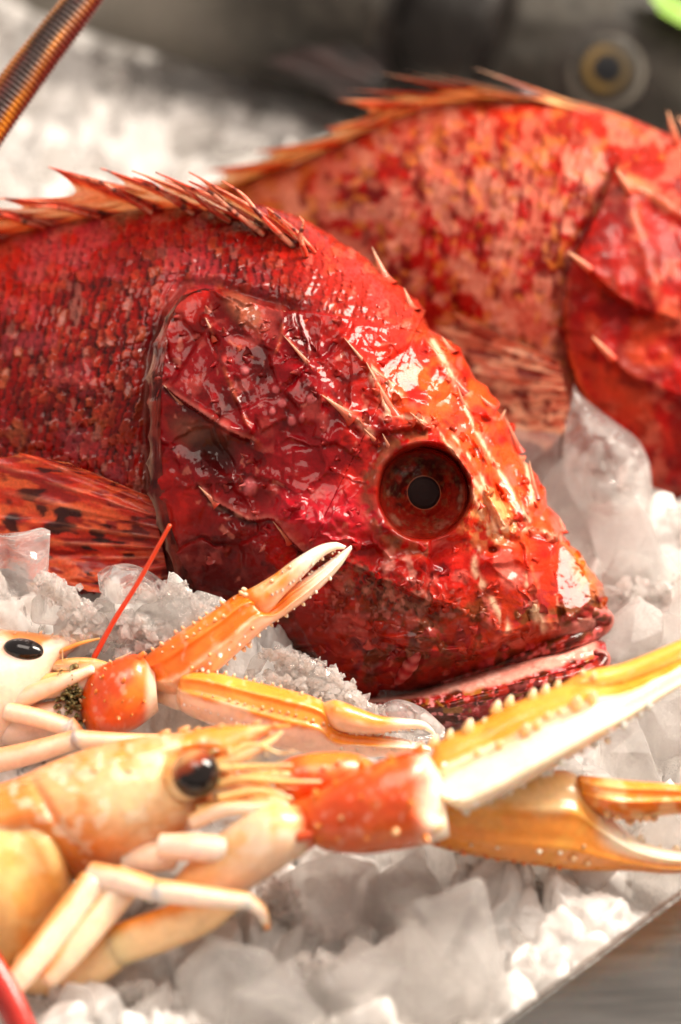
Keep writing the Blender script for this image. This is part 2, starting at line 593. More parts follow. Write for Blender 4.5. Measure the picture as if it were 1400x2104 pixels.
def steel_mat():
    m, nt, p = new_mat('brushed_steel')
    L = nt.links.new
    tc = nd(nt, 'ShaderNodeTexCoord')
    mp = nd(nt, 'ShaderNodeMapping')
    mp.inputs['Scale'].default_value = (18, 900, 900)
    L(tc.outputs['Object'], mp.inputs['Vector'])
    n = nd(nt, 'ShaderNodeTexNoise', i_Scale=1.0, i_Detail=4.0)
    L(mp.outputs[0], n.inputs['Vector'])
    sp = nd(nt, 'ShaderNodeTexNoise', i_Scale=260.0, i_Detail=3.0)
    L(tc.outputs['Object'], sp.inputs['Vector'])
    p.inputs['Metallic'].default_value = 1.0
    c = nd(nt, 'ShaderNodeMix', data_type='RGBA')
    L(rampn(nt, sp.outputs[0], [(0.66, 0.0), (0.72, 1.0)]), c.inputs[0])
    c2 = rampn(nt, n.outputs[0], [(0.3, (0.20, 0.195, 0.185)), (0.7, (0.33, 0.32, 0.305))])
    L(c2, c.inputs[6]); c.inputs[7].default_value = (0.3, 0.28, 0.25, 1)
    L(c.outputs[2], p.inputs['Base Color'])
    L(rampn(nt, n.outputs[0], [(0.3, 0.14), (0.7, 0.24)]), p.inputs['Roughness'])
    b = nd(nt, 'ShaderNodeBump', i_Strength=0.2, i_Distance=0.0004)
    L(n.outputs[0], b.inputs['Height']); L(b.outputs[0], p.inputs['Normal'])
    return m


M_STEEL = steel_mat()
# ------------------------------------------------------------------ the big red scorpionfish in front

# colours of wet scorpionfish skin
RED = lin('#b3150f'); DEEP = lin('#7d0b0d'); MAROON = lin('#4a0a0c'); CRIM = lin('#b81a2b'); PINK = lin('#d8506a')
ORNG = lin('#dc4a1c'); AMBER = lin('#e07f2e'); PALE = lin('#dcae9a'); OLIVE = lin('#5d3a1b'); DARK = lin('#26090a'); TAN = lin('#b98a63')
BRIGHT = lin('#cf2a1c')

# each station: dorsal edge, ventral edge (photo px), half thickness, distance
F1 = [
    (1253, 1250, 1251, 1290, 0.45, 62.3), (1249, 1215, 1205, 1322, 1.1, 62.3), (1228, 1170, 1140, 1345, 1.7, 62.3), (1186, 1128, 1060, 1370, 2.3, 62.3),
    (1150, 1068, 965, 1398, 2.8, 62.4), (1113, 1000, 880, 1420, 3.2, 62.4), (1082, 940, 800, 1445, 3.5, 62.5), (1035, 868, 730, 1445, 3.8, 62.5),
    (972, 768, 660, 1405, 4.1, 62.6), (917, 690, 590, 1355, 4.3, 62.6), (850, 612, 510, 1305, 4.4, 62.7), (770, 545, 430, 1275, 4.4, 62.9),
    (690, 487, 350, 1262, 4.3, 63.1), (600, 440, 260, 1250, 4.2, 63.4), (500, 415, 160, 1240, 4.1, 63.8), (400, 411, 50, 1235, 4.0, 64.2),
    (300, 420, -60, 1225, 3.9, 64.8), (200, 437, -170, 1210, 3.7, 65.4), (100, 455, -270, 1190, 3.5, 66.1), (0, 480, -370, 1160, 3.3, 67.0),
    (-170, 545, -500, 1110, 2.7, 68.8), (-400, 690, -640, 1040, 1.8, 71.5), (-560, 800, -720, 980, 1.0, 73.5), (-680, 850, -770, 960, 0.5, 74.5)]

OPERC = [(585, 640), (500, 618), (440, 596), (385, 595), (345, 640), (318, 730), (308, 850), (312, 960), (322, 1050), (350, 1140), (390, 1230), (430, 1290)]
PREOP = [(412, 1000), (430, 1022), (470, 1045), (514, 1068), (562, 1066), (590, 1100), (620, 1130), (700, 1150), (800, 1195), (900, 1240), (960, 1225)]
MOUTH = [(1252, 1284), (1205, 1314), (1143, 1340), (1060, 1370), (986, 1394), (880, 1418), (766, 1440)]
LIPTOP = [(1249, 1258), (1215, 1268), (1150, 1290), (1090, 1310), (1020, 1330), (930, 1345), (850, 1330)]


def stroke(x, y, pts, w, taper=(1, 1)):
    d, f, s = polydist(x, y, catmull(pts, max(6, 4 * len(pts))))
    ww = w * (taper[0] + (taper[1] - taper[0]) * f)
    return np.exp(-(d / ww) ** 2), d, f, s


def ledge(x, y, pts, w, sign=1.0, taper=True):
    """a flap edge: high on one side of the line, dropping off sharply on the other"""
    d, f, s = polydist(x, y, catmull(pts, max(8, 5 * len(pts))))
    on = s * sign > 0
    t = np.clip(np.sin(np.clip(f, 0.0, 1) * np.pi), 0, 1) ** 0.5 if taper else 1.0
    return np.where(on, np.exp(-(d / w) ** 1.3), np.exp(-(d / 3.0) ** 2)) * t


HEADMASK = [(1400, 1500), (1400, 1000), (1000, 740), (900, 690), (760, 660), (640, 640), (585, 640), (500, 618), (440, 596), (385, 595), (345, 640),
            (318, 730), (308, 850), (312, 960), (322, 1050), (350, 1140), (390, 1230), (430, 1290), (500, 1500)]
EYE = (872, 1012)
RIDGES = [  # (points, width px, height cm, taper)
    ([(424, 655), (455, 740), (490, 830), (527, 904)], 9, .13, (.7, 1.1)),
    ([(424, 655), (470, 700), (520, 735)], 10, .10, (1, .4)),
    ([(455, 610), (490, 640), (540, 690)], 16, .16, (1, .7)),
    ([(585, 690), (612, 718), (640, 755)], 7, .16, (.5, 1)),
    ([(583, 640), (578, 690), (560, 740), (545, 760)], 8, .10, (1, .6)),
    ([(708, 694), (732, 720), (756, 752), (800, 850)], 9, .17, (.5, 1.4)),
    ([(754, 745), (800, 790), (824, 815)], 6, .12, (.6, 1.)),
    ([(663, 812), (705, 840), (750, 872)], 12, .15, (.5, 1.2)),
    ([(880, 697), (905, 735), (940, 788)], 11, .22, (.6, 1.3)),
    ([(845, 850), (868, 872)], 6, .15, (1, 1)),
    ([(950, 818), (975, 880), (1020, 960), (1088, 1071)], 9, .16, (1, .8)),
    ([(884, 872), (930, 920), (980, 980), (1049, 1094)], 10, .15, (1, .8)),
    ([(900, 866), (960, 940), (1010, 1030), (1030, 1085)], 7, .09, (1, .8)),
    ([(1040, 850), (1058, 905), (1080, 950)], 6, .12, (.8, 1)),
    ([(1093, 950), (1098, 1000), (1092, 1040)], 6, .14, (.5, 1)),
    ([(965, 1000), (985, 1040), (1005, 1090)], 6, .12, (.6, 1)),
    ([(1072, 1087), (1085, 1140), (1110, 1220), (1135, 1290)], 8, .14, (.7, 1.1)),
    ([(1135, 1095), (1190, 1150), (1225, 1225)], 9, .12, (.7, 1.1)),
    ([(1068, 1088), (1105, 1085), (1140, 1100)], 8, .12, (1, 1)),
    ([(700, 930), (650, 990), (590, 1050)], 7, .06, (1, .7)),
    ([(560, 1080), (640, 1075), (740, 1070), (800, 1090)], 22, .12, (.8, 1)),
    ([(905, 1345), (990, 1325), (1060, 1300)], 12, .10, (.6, 1)),
    ([(640, 1340), (720, 1335), (800, 1330), (850, 1345)], 9, .08, (.6, 1)),
    ([(728, 1292), (780, 1305), (835, 1330)], 10, .08, (.6, 1)),
    ([(900, 1230), (960, 1250), (1010, 1275)], 10, .10, (.8, 1)),
    ([(940, 1130), (925, 1180), (905, 1225)], 12, .09, (.6, 1)),
    ([(805, 885), (850, 868), (900, 885), (945, 930), (968, 985), (972, 1040), (955, 1085)], 20, .34, (.7, 1)),
    ([(975, 905), (1020, 985), (1062, 1075)], 8, .18, (.8, .8)),
    ([(1000, 850), (1050, 930), (1100, 1030), (1130, 1080)], 9, .20, (.8, 1)),
    ([(925, 880), (985, 960), (1020, 1040), (1035, 1090)], 6, .16, (.8, .8)),
    ([(1180, 1140), (1218, 1195), (1238, 1240)], 10, .16, (.8, 1)),
    ([(880, 1130), (830, 1180), (840, 1250), (880, 1300)], 14, .14, (.6, 1)),
    ([(430, 960), (480, 985), (545, 1000), (600, 1040)], 16, .12, (.7, .8)),
    ([(610, 760), (650, 800), (668, 860), (660, 930)], 14, .12, (.7, .8)),
    ([(470, 1080), (540, 1130), (600, 1190), (680, 1250)], 18, .16, (.7, .9)),
]
PITS = [  # (x, y, rx, ry, depth)
    (1013, 1130, 13, 9, .22), (1053, 1180, 24, 22, .10), (610, 720, 20, 26, .14), (820, 835, 26, 18, .14), (900, 830, 24, 18, .12), (840, 770, 40, 34, .10),
    (1000, 860, 26, 40, .10), (1030, 1000, 14, 50, .08), (960, 930, 10, 34, .05), (1110, 1180, 20, 60, .10), (460, 935, 70, 40, .22), (395, 760, 40, 60, .12),
    (520, 780, 44, 50, .10), (660, 900, 60, 50, .06), (730, 1290, 70, 20, .10), (980, 1190, 34, 30, .06), (790, 920, 22, 30, .10), (690, 770, 30, 40, .07)]
BUMPS = [
    (514, 1001, 15, 19, .20), (504, 762, 9, 8, .10), (567, 800, 8, 8, .09), (580, 828, 9, 9, .09), (600, 865, 9, 10, .08), (620, 860, 6, 9, .08), (560, 845, 7, 7, .07),
    (640, 820, 10, 10, .06), (655, 1065, 90, 44, .24), (775, 855, 22, 14, .12), (800, 868, 16, 12, .14), (860, 866, 18, 12, .14), (1053, 1190, 12, 12, .10),
    (1020, 845, 24, 14, .14), (1000, 1245, 16, 12, .08), (1030, 1262, 12, 16, .08), (905, 1235, 22, 12, .06),
    (700, 1195, 24, 10, .06), (900, 1300, 22, 14, .08), (870, 1285, 14, 14, .06), (950, 1275, 14, 12, .06), (690, 1120, 40, 22, .10), (1180, 1285, 12, 9, .08),
    (1205, 1262, 14, 10, .08)]
STREAKS = [([(950, 820), (975, 880), (1020, 960), (1088, 1071)], 5), ([(893, 876), (940, 940), (990, 1010), (1040, 1090)], 5), ([(920, 880), (985, 970), (1030, 1085)], 4),
           ([(965, 1000), (985, 1040), (1005, 1100)], 7), ([(990, 1000), (1008, 1050), (1022, 1110)], 6), ([(1062, 905), (1085, 970), (1095, 1030)], 5), ([(1072, 1087), (1110, 1090), (1150, 1105)], 6),
           ([(1080, 1180), (1095, 1240), (1115, 1290)], 10), ([(890, 700), (915, 745), (938, 785)], 8), ([(756, 752), (775, 800), (795, 850)], 10), ([(760, 750), (800, 790), (822, 812)], 5),
           ([(700, 840), (730, 856), (760, 890)], 8), ([(985, 1125), (975, 1170), (990, 1200)], 8), ([(1010, 1230), (1030, 1265), (1040, 1290)], 9), ([(810, 850), (880, 866)], 6), ([(430, 1035), (470, 1050), (510, 1066)], 5)]


def _scales(x, y, seed=5):
    wx = x + 26 * (fbm(x / 90, y / 90, seed, 3) - .5); wy = y + 26 * (fbm(x / 90, y / 90, seed + 9, 3) - .5)
    # overlapping rows run down the flank, free edge toward the tail; smaller up on the nape
    wx = wx + 9 * (fbm(x / 22, y / 22, seed + 3, 2) - .5); wy = wy + 14 * (fbm(x / 22, y / 22, seed + 4, 2) - .5)
    a = wx * 0.93 + wy * 0.22; b = wy * 0.93 - wx * 0.30
    sx, sy = 17.0, 19.0
    h = np.zeros_like(x); rnd = np.full(x.shape, .5); r = np.ones_like(x)
    c0 = np.floor(a / sx)
    for k in (-1, 0, 1, 2):                      # nearer the head later: those lie on top
        cc = c0 + k
        bb = b / sy + 0.5 * (cc % 2)
        for j in (0, 1):
            rw = np.floor(bb) + j
            dist = np.hypot((a / sx - cc) * .78, (bb - rw) * 1.06)
            q = _hash(cc, rw, np.zeros_like(cc), 77)
            on = dist < .74 + .14 * q
            t = np.clip((cc - a / sx) / 1.1, -.4, 1)
            hh = (.30 + .70 * t) * (.55 + .7 * q)
            h = np.where(on, hh, h); rnd = np.where(on, q, rnd); r = np.where(on, dist, r)
    return h, rnd, r


def disp_fish(x, y, c, s):
    head = inside(x, y, HEADMASK)
    hd = polydist(x, y, OPERC)
    op = hd[0]
    h = np.zeros_like(x)
    # gill cover stands over the body behind it
    h += np.where(head, 0.30 * np.exp(-(op / 130.0) ** 1.5), -0.25 * np.exp(-(op / 22.0) ** 2) + .30 * np.exp(-(op / 7.0) ** 2))
    nape = sst(640, 420, y) * 0
    # flank scales
    sc, rnd, _ = _scales(x, y)
    wsc = np.where(head, 0.0, sst(4, 40, op)) * (0.6 + .6 * fbm(x / 120, y / 120, 8, 2))
    wsc = wsc * (1 - 0.55 * sst(450, 700, x))
    h += wsc * (sc - .4) * 0.20
    # broad unevenness, dents, wrinkled slime
    h += 0.30 * (fbm(x / 130, y / 130, 3, 3) - .5) + np.where(head, .16, 0) * (fbm(x / 55, y / 55, 7, 2) - .5)
    h += np.where(head, .09, .05) * (1 - .6 * np.exp(-ell(x, y, 1040, 980, 110, 260, -.5) ** 4)) * (ridged(x / 60 + fbm(x / 40, y / 40, 6, 2), y / 60, 4, 3) - .5)
    brow = np.exp(-ell(x, y, 1040, 980, 110, 260, -.5) ** 4)
    h += np.where(head, .018, .02) * (1 - .5 * brow) * (fbm(x / 13, y / 13, 14, 3) - .5)
    wr = (sst(.4, .7, fbm(x / 110, y / 110, 21, 2)) + np.exp(-ell(x, y, 830, 720, 110, 90) ** 4)) * sst(560, 700, x) * (1 - .8 * brow)
    h += wr * .032 * ridged(x / 22 + 2 * fbm(x / 30, y / 30, 22, 2), y / 22, 23, 2)
    # bony plates: every plate tilts its own way, edges stand up
    wx = x + 40 * (fbm(x / 50, y / 50, 24, 3) - .5); wy = y + 40 * (fbm(x / 50, y / 50, 25, 3) - .5)
    far_eye = sst(105, 150, np.hypot(x - EYE[0], y - EYE[1]))
    for sc, tl, eg, sd in ((112.0, .24, .035, 26), (46.0, .02, .010, 27)):
        f1, f2, cid, ox, oy = worley(wx / sc, wy / (sc * .85), sd)
        e = f2 - f1; a = cid * 57.0
        hp = tl * (np.cos(a) * ox + np.sin(a) * oy) * sst(0, .22, e) + eg * np.exp(-(e / .07) ** 2) * sst(.35, .65, cid) - eg * .9 * np.exp(-((e - .02) / .09) ** 2) * sst(.6, .3, cid)
        h += np.where(head, hp * (1 - .45 * brow) * far_eye, 0)
    # bony ridges
    for pts, w, hh, tp in RIDGES:
        p = np.asarray(pts, float)
        lo = p.min(0) - 4 * w; hi = p.max(0) + 4 * w
        m = (x > lo[0]) & (x < hi[0]) & (y > lo[1]) & (y < hi[1])
        if m.any():
            xx = x[m] + 5 * (fbm(x[m] / 20, y[m] / 20, 31, 2) - .5); yy = y[m] + 5 * (fbm(x[m] / 20, y[m] / 20, 32, 2) - .5)
            g, d, f, sd = stroke(xx, yy, pts, w, tp)
            g = 0.35 * np.exp(-d / (w * .75 * (tp[0] + (tp[1] - tp[0]) * f))) + .65 * np.exp(-(d / (1.5 * w)) ** 2)
            h[m] += 1.1 * hh * g * (0.3 + 1.4 * fbm(xx / 20, yy / 20, 33, 2))
    for cx, cyy, rx, ry, dp in PITS:
        e = ell(x, y, cx, cyy, rx, ry)
        h -= dp * np.exp(-e ** 2.4)
    for cx, cyy, rx, ry, dp in BUMPS:
        e = ell(x, y, cx, cyy, rx, ry)
        h += dp * np.exp(-e ** 2.2)
    # opercular flap with its two spines, preopercular edge
    h += 0.40 * ledge(x, y, [(338, 793), (372, 820), (420, 852), (470, 885), (514, 904)], 60, 1.0)
    h += 0.38 * ledge(x, y, PREOP, 60, 1.0)
    # ridge under the orbit, maxilla, lip
    d, f, sd = polydist(x, y, catmull(LIPTOP, 40))
    h += 0.20 * np.where(sd > 0, np.exp(-(d / 12) ** 2), np.exp(-(d / 50) ** 2))
    dm, fm, sm = polydist(x, y, catmull(MOUTH, 40))
    h += 0.26 * np.exp(-((dm - 16) / 13) ** 2) * sst(0.55, 0.2, fm) - .12 * np.exp(-(dm / 6) ** 2) * sst(.9, .7, fm)
    # maxilla plate lines
    mx = ell(x, y, 740, 1330, 190, 75, 0.05)
    h += 0.12 * np.exp(-mx ** 6) + .05 * np.exp(-mx ** 4) * np.sin(y / 5.5 + 5 * fbm(x / 90, y / 30, 41, 2))
    # eye socket with raised rim
    e = np.hypot(x - EYE[0], (y - EYE[1]) * 0.97)
    rim = 92 + 4 * fbm(np.arctan2(y - EYE[1], x - EYE[0]) * 2, x * 0, 51, 2)
    ang = np.arctan2(-(y - EYE[1]), x - EYE[0])
    hi = 0.14 + 0.52 * sst(-.5, .9, np.cos(ang - 0.75))
    bowl = sst(rim + 4, rim - 12, e)
    h = h * (1 - bowl) - bowl * 0.75
    h += hi * np.exp(-((e - rim - 9) / 13) ** 2) * (1 - bowl)
    return h


def col_fish(x, y, c, s, f):
    head = inside(x, y, HEADMASK).astype(float)
    n = fbm(x / 120, y / 120, 61, 4); n2 = fbm(x / 45, y / 45, 62, 4); n3 = fbm(x / 16, y / 16, 63, 3); n4 = fbm(x / 7, y / 7, 64, 2)
    col = np.tile(RED, x.shape + (1,))
    col = mixc(col, sst(.4, .62, n), BRIGHT)
    col = mixc(col, sst(.52, .72, n2) * .8, DEEP)
    # flank: dark scale pockets (pigment plus painted shade), orange and pink free edges, in vertical drifts
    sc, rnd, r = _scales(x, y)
    fl = 1 - head
    low = sst(480, 760, y + 0.25 * x)
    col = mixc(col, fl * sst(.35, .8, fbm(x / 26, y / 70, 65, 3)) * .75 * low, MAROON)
    col = mixc(col, fl * low * sst(.6, .9, rnd) * .5, lin('#c4562a'))
    col = mixc(col, fl * low * sst(.5, .75, fbm(x / 40, y / 90, 66, 3)) * sst(.45, 0.8, rnd) * .5, lin('#c98a55'))
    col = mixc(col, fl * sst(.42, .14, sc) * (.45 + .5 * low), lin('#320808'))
    col = mixc(col, fl * sst(.55, .95, sc) * sst(.35, .7, fbm(x / 60, y / 80, 70, 3)) * .65 * low, lin('#cf6a4a'))
    col = mixc(col, fl * sst(.55, .95, sc) * sst(.3, .0, low) * .5, lin('#dd4a3a'))
    col = mixc(col, fl * sst(.58, .70, fbm(x / 60, y / 70, 67, 3)) * .4, lin('#c9606a'))
    col = mixc(col, fl * sst(.68, .76, fbm(x / 22, y / 40, 68, 3)) * low * .7, lin('#cf9a86'))
    # dark ticks between the scales of the nape
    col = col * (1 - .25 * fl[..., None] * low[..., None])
    nap = np.exp(-ell(x, y, 740, 600, 220, 120, .6) ** 4) * fl
    col = mixc(col, sst(.50, .30, fbm(x / 9 + y / 30, y / 5 - x / 16, 69, 2)) * (nap * .8 + fl * .3), DARK)
    col = mixc(col, nap * .5, lin('#d23420'))
    # head: crimson cheek, pink lobe under the eye, orange brow and snout
    ck = np.exp(-ell(x, y, 520, 830, 220, 240) ** 4)
    col = mixc(col, ck * .85, lin('#6e0a12'))
    col = mixc(col, ck * sst(.42, .68, n2), lin('#93101c'))
    col = mixc(col, ck * sst(.46, .36, n2) * .8, lin('#5a090d'))
    col = mixc(col, np.exp(-ell(x, y, 665, 1065, 130, 62, -.1) ** 4) * (.45 + .7 * n2), lin('#c4283c'))
    col = mixc(col, np.exp(-ell(x, y, 1035, 950, 100, 240, -.5) ** 4) * sst(.2, .55, n2) * .95, lin('#e0501f'))
    col = mixc(col, np.exp(-ell(x, y, 1010, 1060, 70, 60, -.5) ** 4) * sst(.35, .6, n3) * .9, lin('#e8a566'))
    col = mixc(col, np.exp(-ell(x, y, 1090, 1200, 130, 120, .3) ** 4) * .55 * sst(.3, .6, n), lin('#c93416'))
    col = mixc(col, np.exp(-ell(x, y, 1216, 1200, 28, 90, -.4) ** 4) * .9, lin('#d9781e'))
    col = mixc(col, np.exp(-ell(x, y, 880, 780, 110, 90, .4) ** 4) * sst(.4, .65, n2) * .9, lin('#df5a22'))
    jaw = sst(1185, 1280, y + .1 * (x - 800)) * head
    col = mixc(col, jaw * .75, lin('#983014'))
    col = mixc(col, jaw * sst(.5, .68, n2) * .8, OLIVE)
    col = mixc(col, jaw * sst(.55, .68, n3) * .7, lin('#8e1420'))
    grime = np.exp(-ell(x, y, 770, 1205, 150, 42, .42) ** 4)
    col = mixc(col, grime * sst(.35, .6, n3) * .9, lin('#8c735c'))
    col = mixc(col, grime * sst(.55, .7, n4) * .8, lin('#3c2a1e'))
    # olive-brown patch and grey slime below the eye, near the gill
    col = mixc(col, np.exp(-ell(x, y, 415, 900, 70, 34, .5) ** 4) * .85, lin('#7a5b45'))
    col = mixc(col, np.exp(-ell(x, y, 440, 940, 60, 40, .4) ** 4) * .85, lin('#2e0b0b'))
    col = mixc(col, np.exp(-ell(x, y, 505, 640, 52, 26, .7) ** 4) * .8, TAN * .8)
    col = mixc(col, np.exp(-ell(x, y, 365, 620, 40, 40) ** 4) * .5, lin('#b8554a'))
    col = mixc(col, np.exp(-ell(x, y, 700, 1240, 300, 60) ** 4) * sst(.60, .72, n3) * .5, lin('#d9a090'))
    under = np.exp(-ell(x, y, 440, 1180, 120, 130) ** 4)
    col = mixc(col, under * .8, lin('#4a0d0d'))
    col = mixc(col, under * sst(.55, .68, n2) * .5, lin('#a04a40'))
    # pale fleshy blotches and white flecks over the head
    wx = x + 30 * (fbm(x / 24, y / 24, 75, 3) - .5); wy = y + 30 * (fbm(x / 24, y / 24, 76, 3) - .5)
    col = mixc(col, head * sst(.66, .80, fbm(wx / 50, wy / 44, 71, 2)) * .5, lin('#cc6a5e'))
    col = mixc(col, head * sst(.80, .88, fbm(wx / 26, wy / 22, 72, 2)) * .5, lin('#d89a80'))
    col = mixc(col, head * sst(.74, .86, fbm(wx / 30, wy / 30, 73, 2)) * .6, MAROON)
    ex, ey = x + 16 * (fbm(x / 14, y / 14, 86, 2) - .5), y + 16 * (fbm(x / 14, y / 14, 87, 2) - .5)
    col = mixc(col, sst(1.4, .6, ell(ex, ey, 800, 1150, 13, 30, .2)) * .6, PALE)
    col = mixc(col, sst(1.4, .6, ell(ex, ey, 842, 1165, 8, 28, -.2)) * .6, PALE)
    for (bx, by, rx, ry, dp) in BUMPS[:8]:
        if rx < 30:
            col = mixc(col, sst(1.2, .6, ell(x, y, bx, by, rx, ry)) * .8, lin('#e08a8a'))
    # ridges a little paler than the skin beside them
    for pts, w, hh, tp in RIDGES[:19]:
        g, d, ff, sd = stroke(x, y, pts, w * .55, tp)
        col = mixc(col, g * .55 * sst(.40, .70, fbm(x / 24, y / 24, 77, 3)), lin('#e0855c'))
    for pts, w in STREAKS:
        g, d, ff, sd = stroke(x + 6 * (n3 - .5), y, pts, w, (.6, 1))
        col = mixc(col, g * sst(.3, .6, fbm(x / 14, y / 30, 90, 3)) * .85, lin('#f0cfae'))
    # painted shade lines under flaps, dark slit band behind the gill cover
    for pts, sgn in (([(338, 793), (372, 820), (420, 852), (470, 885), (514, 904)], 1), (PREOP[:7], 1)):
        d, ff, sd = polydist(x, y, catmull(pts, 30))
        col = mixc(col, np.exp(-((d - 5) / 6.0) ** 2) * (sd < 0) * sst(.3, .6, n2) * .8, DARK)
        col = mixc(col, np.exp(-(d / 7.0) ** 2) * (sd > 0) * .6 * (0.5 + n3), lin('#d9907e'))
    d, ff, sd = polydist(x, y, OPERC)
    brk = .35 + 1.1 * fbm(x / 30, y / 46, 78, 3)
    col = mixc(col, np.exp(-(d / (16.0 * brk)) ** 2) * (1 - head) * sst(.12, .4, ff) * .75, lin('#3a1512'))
    col = mixc(col, np.exp(-((d - 12) / 10.0) ** 2) * sst(.2, .4, ff) * sst(.45, .65, fbm(x / 18, y / 50, 79, 3)) * .55, lin('#7d5a4c'))
    # nostril, lip, barbel rings
    col = mixc(col, sst(1.1, .7, ell(x, y, 1013, 1130, 11, 8)), lin('#7a1c08'))
    col = mixc(col, sst(1.3, .8, ell(x, y, 1053, 1185, 24, 24)) * .6, lin('#e0776a'))
    dl, fl2, sl = polydist(x, y, catmull(LIPTOP, 30))
    dm, fm, sm = polydist(x, y, catmull(MOUTH, 30))
    lip = sst(40, 20, dm) * sst(.75, .5, fm)
    col = mixc(col, lip * .7, lin('#8a2a12'))
    col = mixc(col, lip * sst(.52, .62, n3) * .8, lin('#c94a55'))
    col = mixc(col, lip * sst(.5, .36, n3) * .8, lin('#3a1208'))
    col = mixc(col, np.exp(-ell(x, y, 1190, 1290, 40, 14, -.4) ** 4) * .6, lin('#e0958a'))
    e = np.hypot(x - EYE[0], y - EYE[1])
    col = mixc(col, sst(110, 92, e) * .85, lin('#9c2010'))
    col = mixc(col, np.exp(-((e - 118) / 16) ** 2) * sst(.35, .6, n3) * .6 * (x < 880), lin('#8a6a48'))
    col = mixc(col, sst(98, 84, e) * .7, lin('#4a0c08'))
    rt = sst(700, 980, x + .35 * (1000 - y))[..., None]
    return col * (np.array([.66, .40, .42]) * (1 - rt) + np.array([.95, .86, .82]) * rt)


# flat bony planes of the head: outline, facing (right, up, toward camera) or None to keep, strength, lift cm
FACETS = [
    ([(1140, 1106), (1170, 1112), (1216, 1190), (1226, 1236), (1192, 1266), (1160, 1280), (1136, 1190)], (.40, .50, .78), .85, .10),
    ([(1076, 1094), (1133, 1106), (1153, 1285), (1106, 1288), (1086, 1180)], (.10, .30, .93), .8, .03),
    ([(958, 836), (1000, 872), (1090, 1060), (1066, 1078), (1010, 985)], (.42, .46, .78), .8, .03),
    ([(893, 872), (948, 838), (1056, 1080), (1034, 1090), (960, 965)], (.26, .44, .86), .75, .0),
    ([(768, 752), (850, 696), (876, 760), (858, 806), (800, 828)], (.36, .50, .78), .8, -.04),
    ([(948, 838), (1030, 862), (1078, 958), (1034, 934)], (.55, .35, .75), .7, .0),
    ([(345, 798), (426, 668), (516, 894), (470, 874), (410, 838)], (-.12, .10, .98), .7, .06),
    ([(434, 672), (545, 700), (600, 860), (535, 890)], (.05, .42, .9), .6, .0),
    ([(712, 704), (752, 756), (790, 840), (720, 800)], (.30, .45, .84), .6, .03),
    ([(660, 820), (742, 870), (700, 915), (640, 900)], (.15, .45, .88), .6, .0),
    ([(915, 1235), (1000, 1150), (1075, 1215), (1095, 1290), (1030, 1308)], (.16, .10, .97), .6, .02),
    ([(600, 920), (690, 905), (770, 960), (700, 1010), (590, 1040)], (.12, .22, .95), .5, -.03),
    ([(880, 1100), (960, 1105), (990, 1150), (915, 1222), (880, 1180)], (.2, .0, .97), .5, .0),
    ([(590, 1250), (720, 1270), (840, 1330), (760, 1400), (660, 1380)], (-.02, -.12, .98), .5, .02)]


def facets1(x, y, d):
    d = d.copy()
    for poly, nrm, al, off in FACETS:
        m = inside(x, y, poly)
        if m.sum() < 20:
            continue
        xx = x[m]; yy = y[m]; dd = d[m]
        A = np.stack([np.ones_like(xx), xx - xx.mean(), yy - yy.mean()], -1)
        k = np.linalg.lstsq(A, dd, rcond=None)[0]
        q = Q * 60
        kx, ky = nrm[0] / nrm[2] * q, -nrm[1] / nrm[2] * q
        b = .85 if poly[0][0] in (1140, 958) else .55
        k = np.array([k[0], (1 - b) * k[1] + b * kx, (1 - b) * k[2] + b * ky])
        ed, _, _ = polydist(xx, yy, list(poly) + [poly[0]])
        w = al * sst(0, 9, ed + 5 * (fbm(xx / 12, yy / 12, 55, 2) - .5))
        wig = (.05 if poly[0][0] == 768 else .008) * (ridged(xx / 26 + 1.5 * fbm(xx / 20, yy / 20, 59, 2), yy / 26, 56, 3) - .6) + .010 * (fbm(xx / 12, yy / 12, 54, 2) - .5)
        d[m] = dd * (1 - w) + (A @ k - off + wig) * w
    return d


OUTLINE = np.array([(868, 640), (881, 675), (910, 692), (926, 698), (946, 715), (962, 751), (979, 777), (1001, 793), (1012, 813), (1030, 828), (1022, 842), (1036, 857), (1048, 892), (1058, 928),
                    (1074, 944), (1090, 955), (1104, 977), (1122, 1008), (1124, 1039), (1148, 1058), (1164, 1080), (1158, 1099), (1172, 1122), (1193, 1134), (1207, 1160), (1222, 1176), (1240, 1203), (1247, 1233), (1253, 1275)], float)


def bumpy1(s):
    """knobbly upper outline of the head"""
    s = s.copy()
    x = s[:, 0]; y = s[:, 1]
    m = (y > 640) & (y < 1275) & (x > 840)
    s[m, 0] = np.interp(y[m], OUTLINE[:, 1], OUTLINE[:, 0])
    x = s[:, 0]
    am = np.where(m, 3.0, 7 * sst(600, 800, x))
    n = (ridged(x / 70 + y / 55, y * 0 + 3, 57, 3) - .62) * 2.2 + .35 * (fbm(y / 8, x / 30, 58, 2) - .5)
    v = s[:, 0:2] - s[:, 2:4]; v /= np.linalg.norm(v, axis=1)[:, None] + 1e-6
    s[:, 0:2] += v * (am * n)[:, None] * sst(0, 40, np.hypot(s[:, 0] - s[:, 2], s[:, 1] - s[:, 3]))[:, None]
    return s


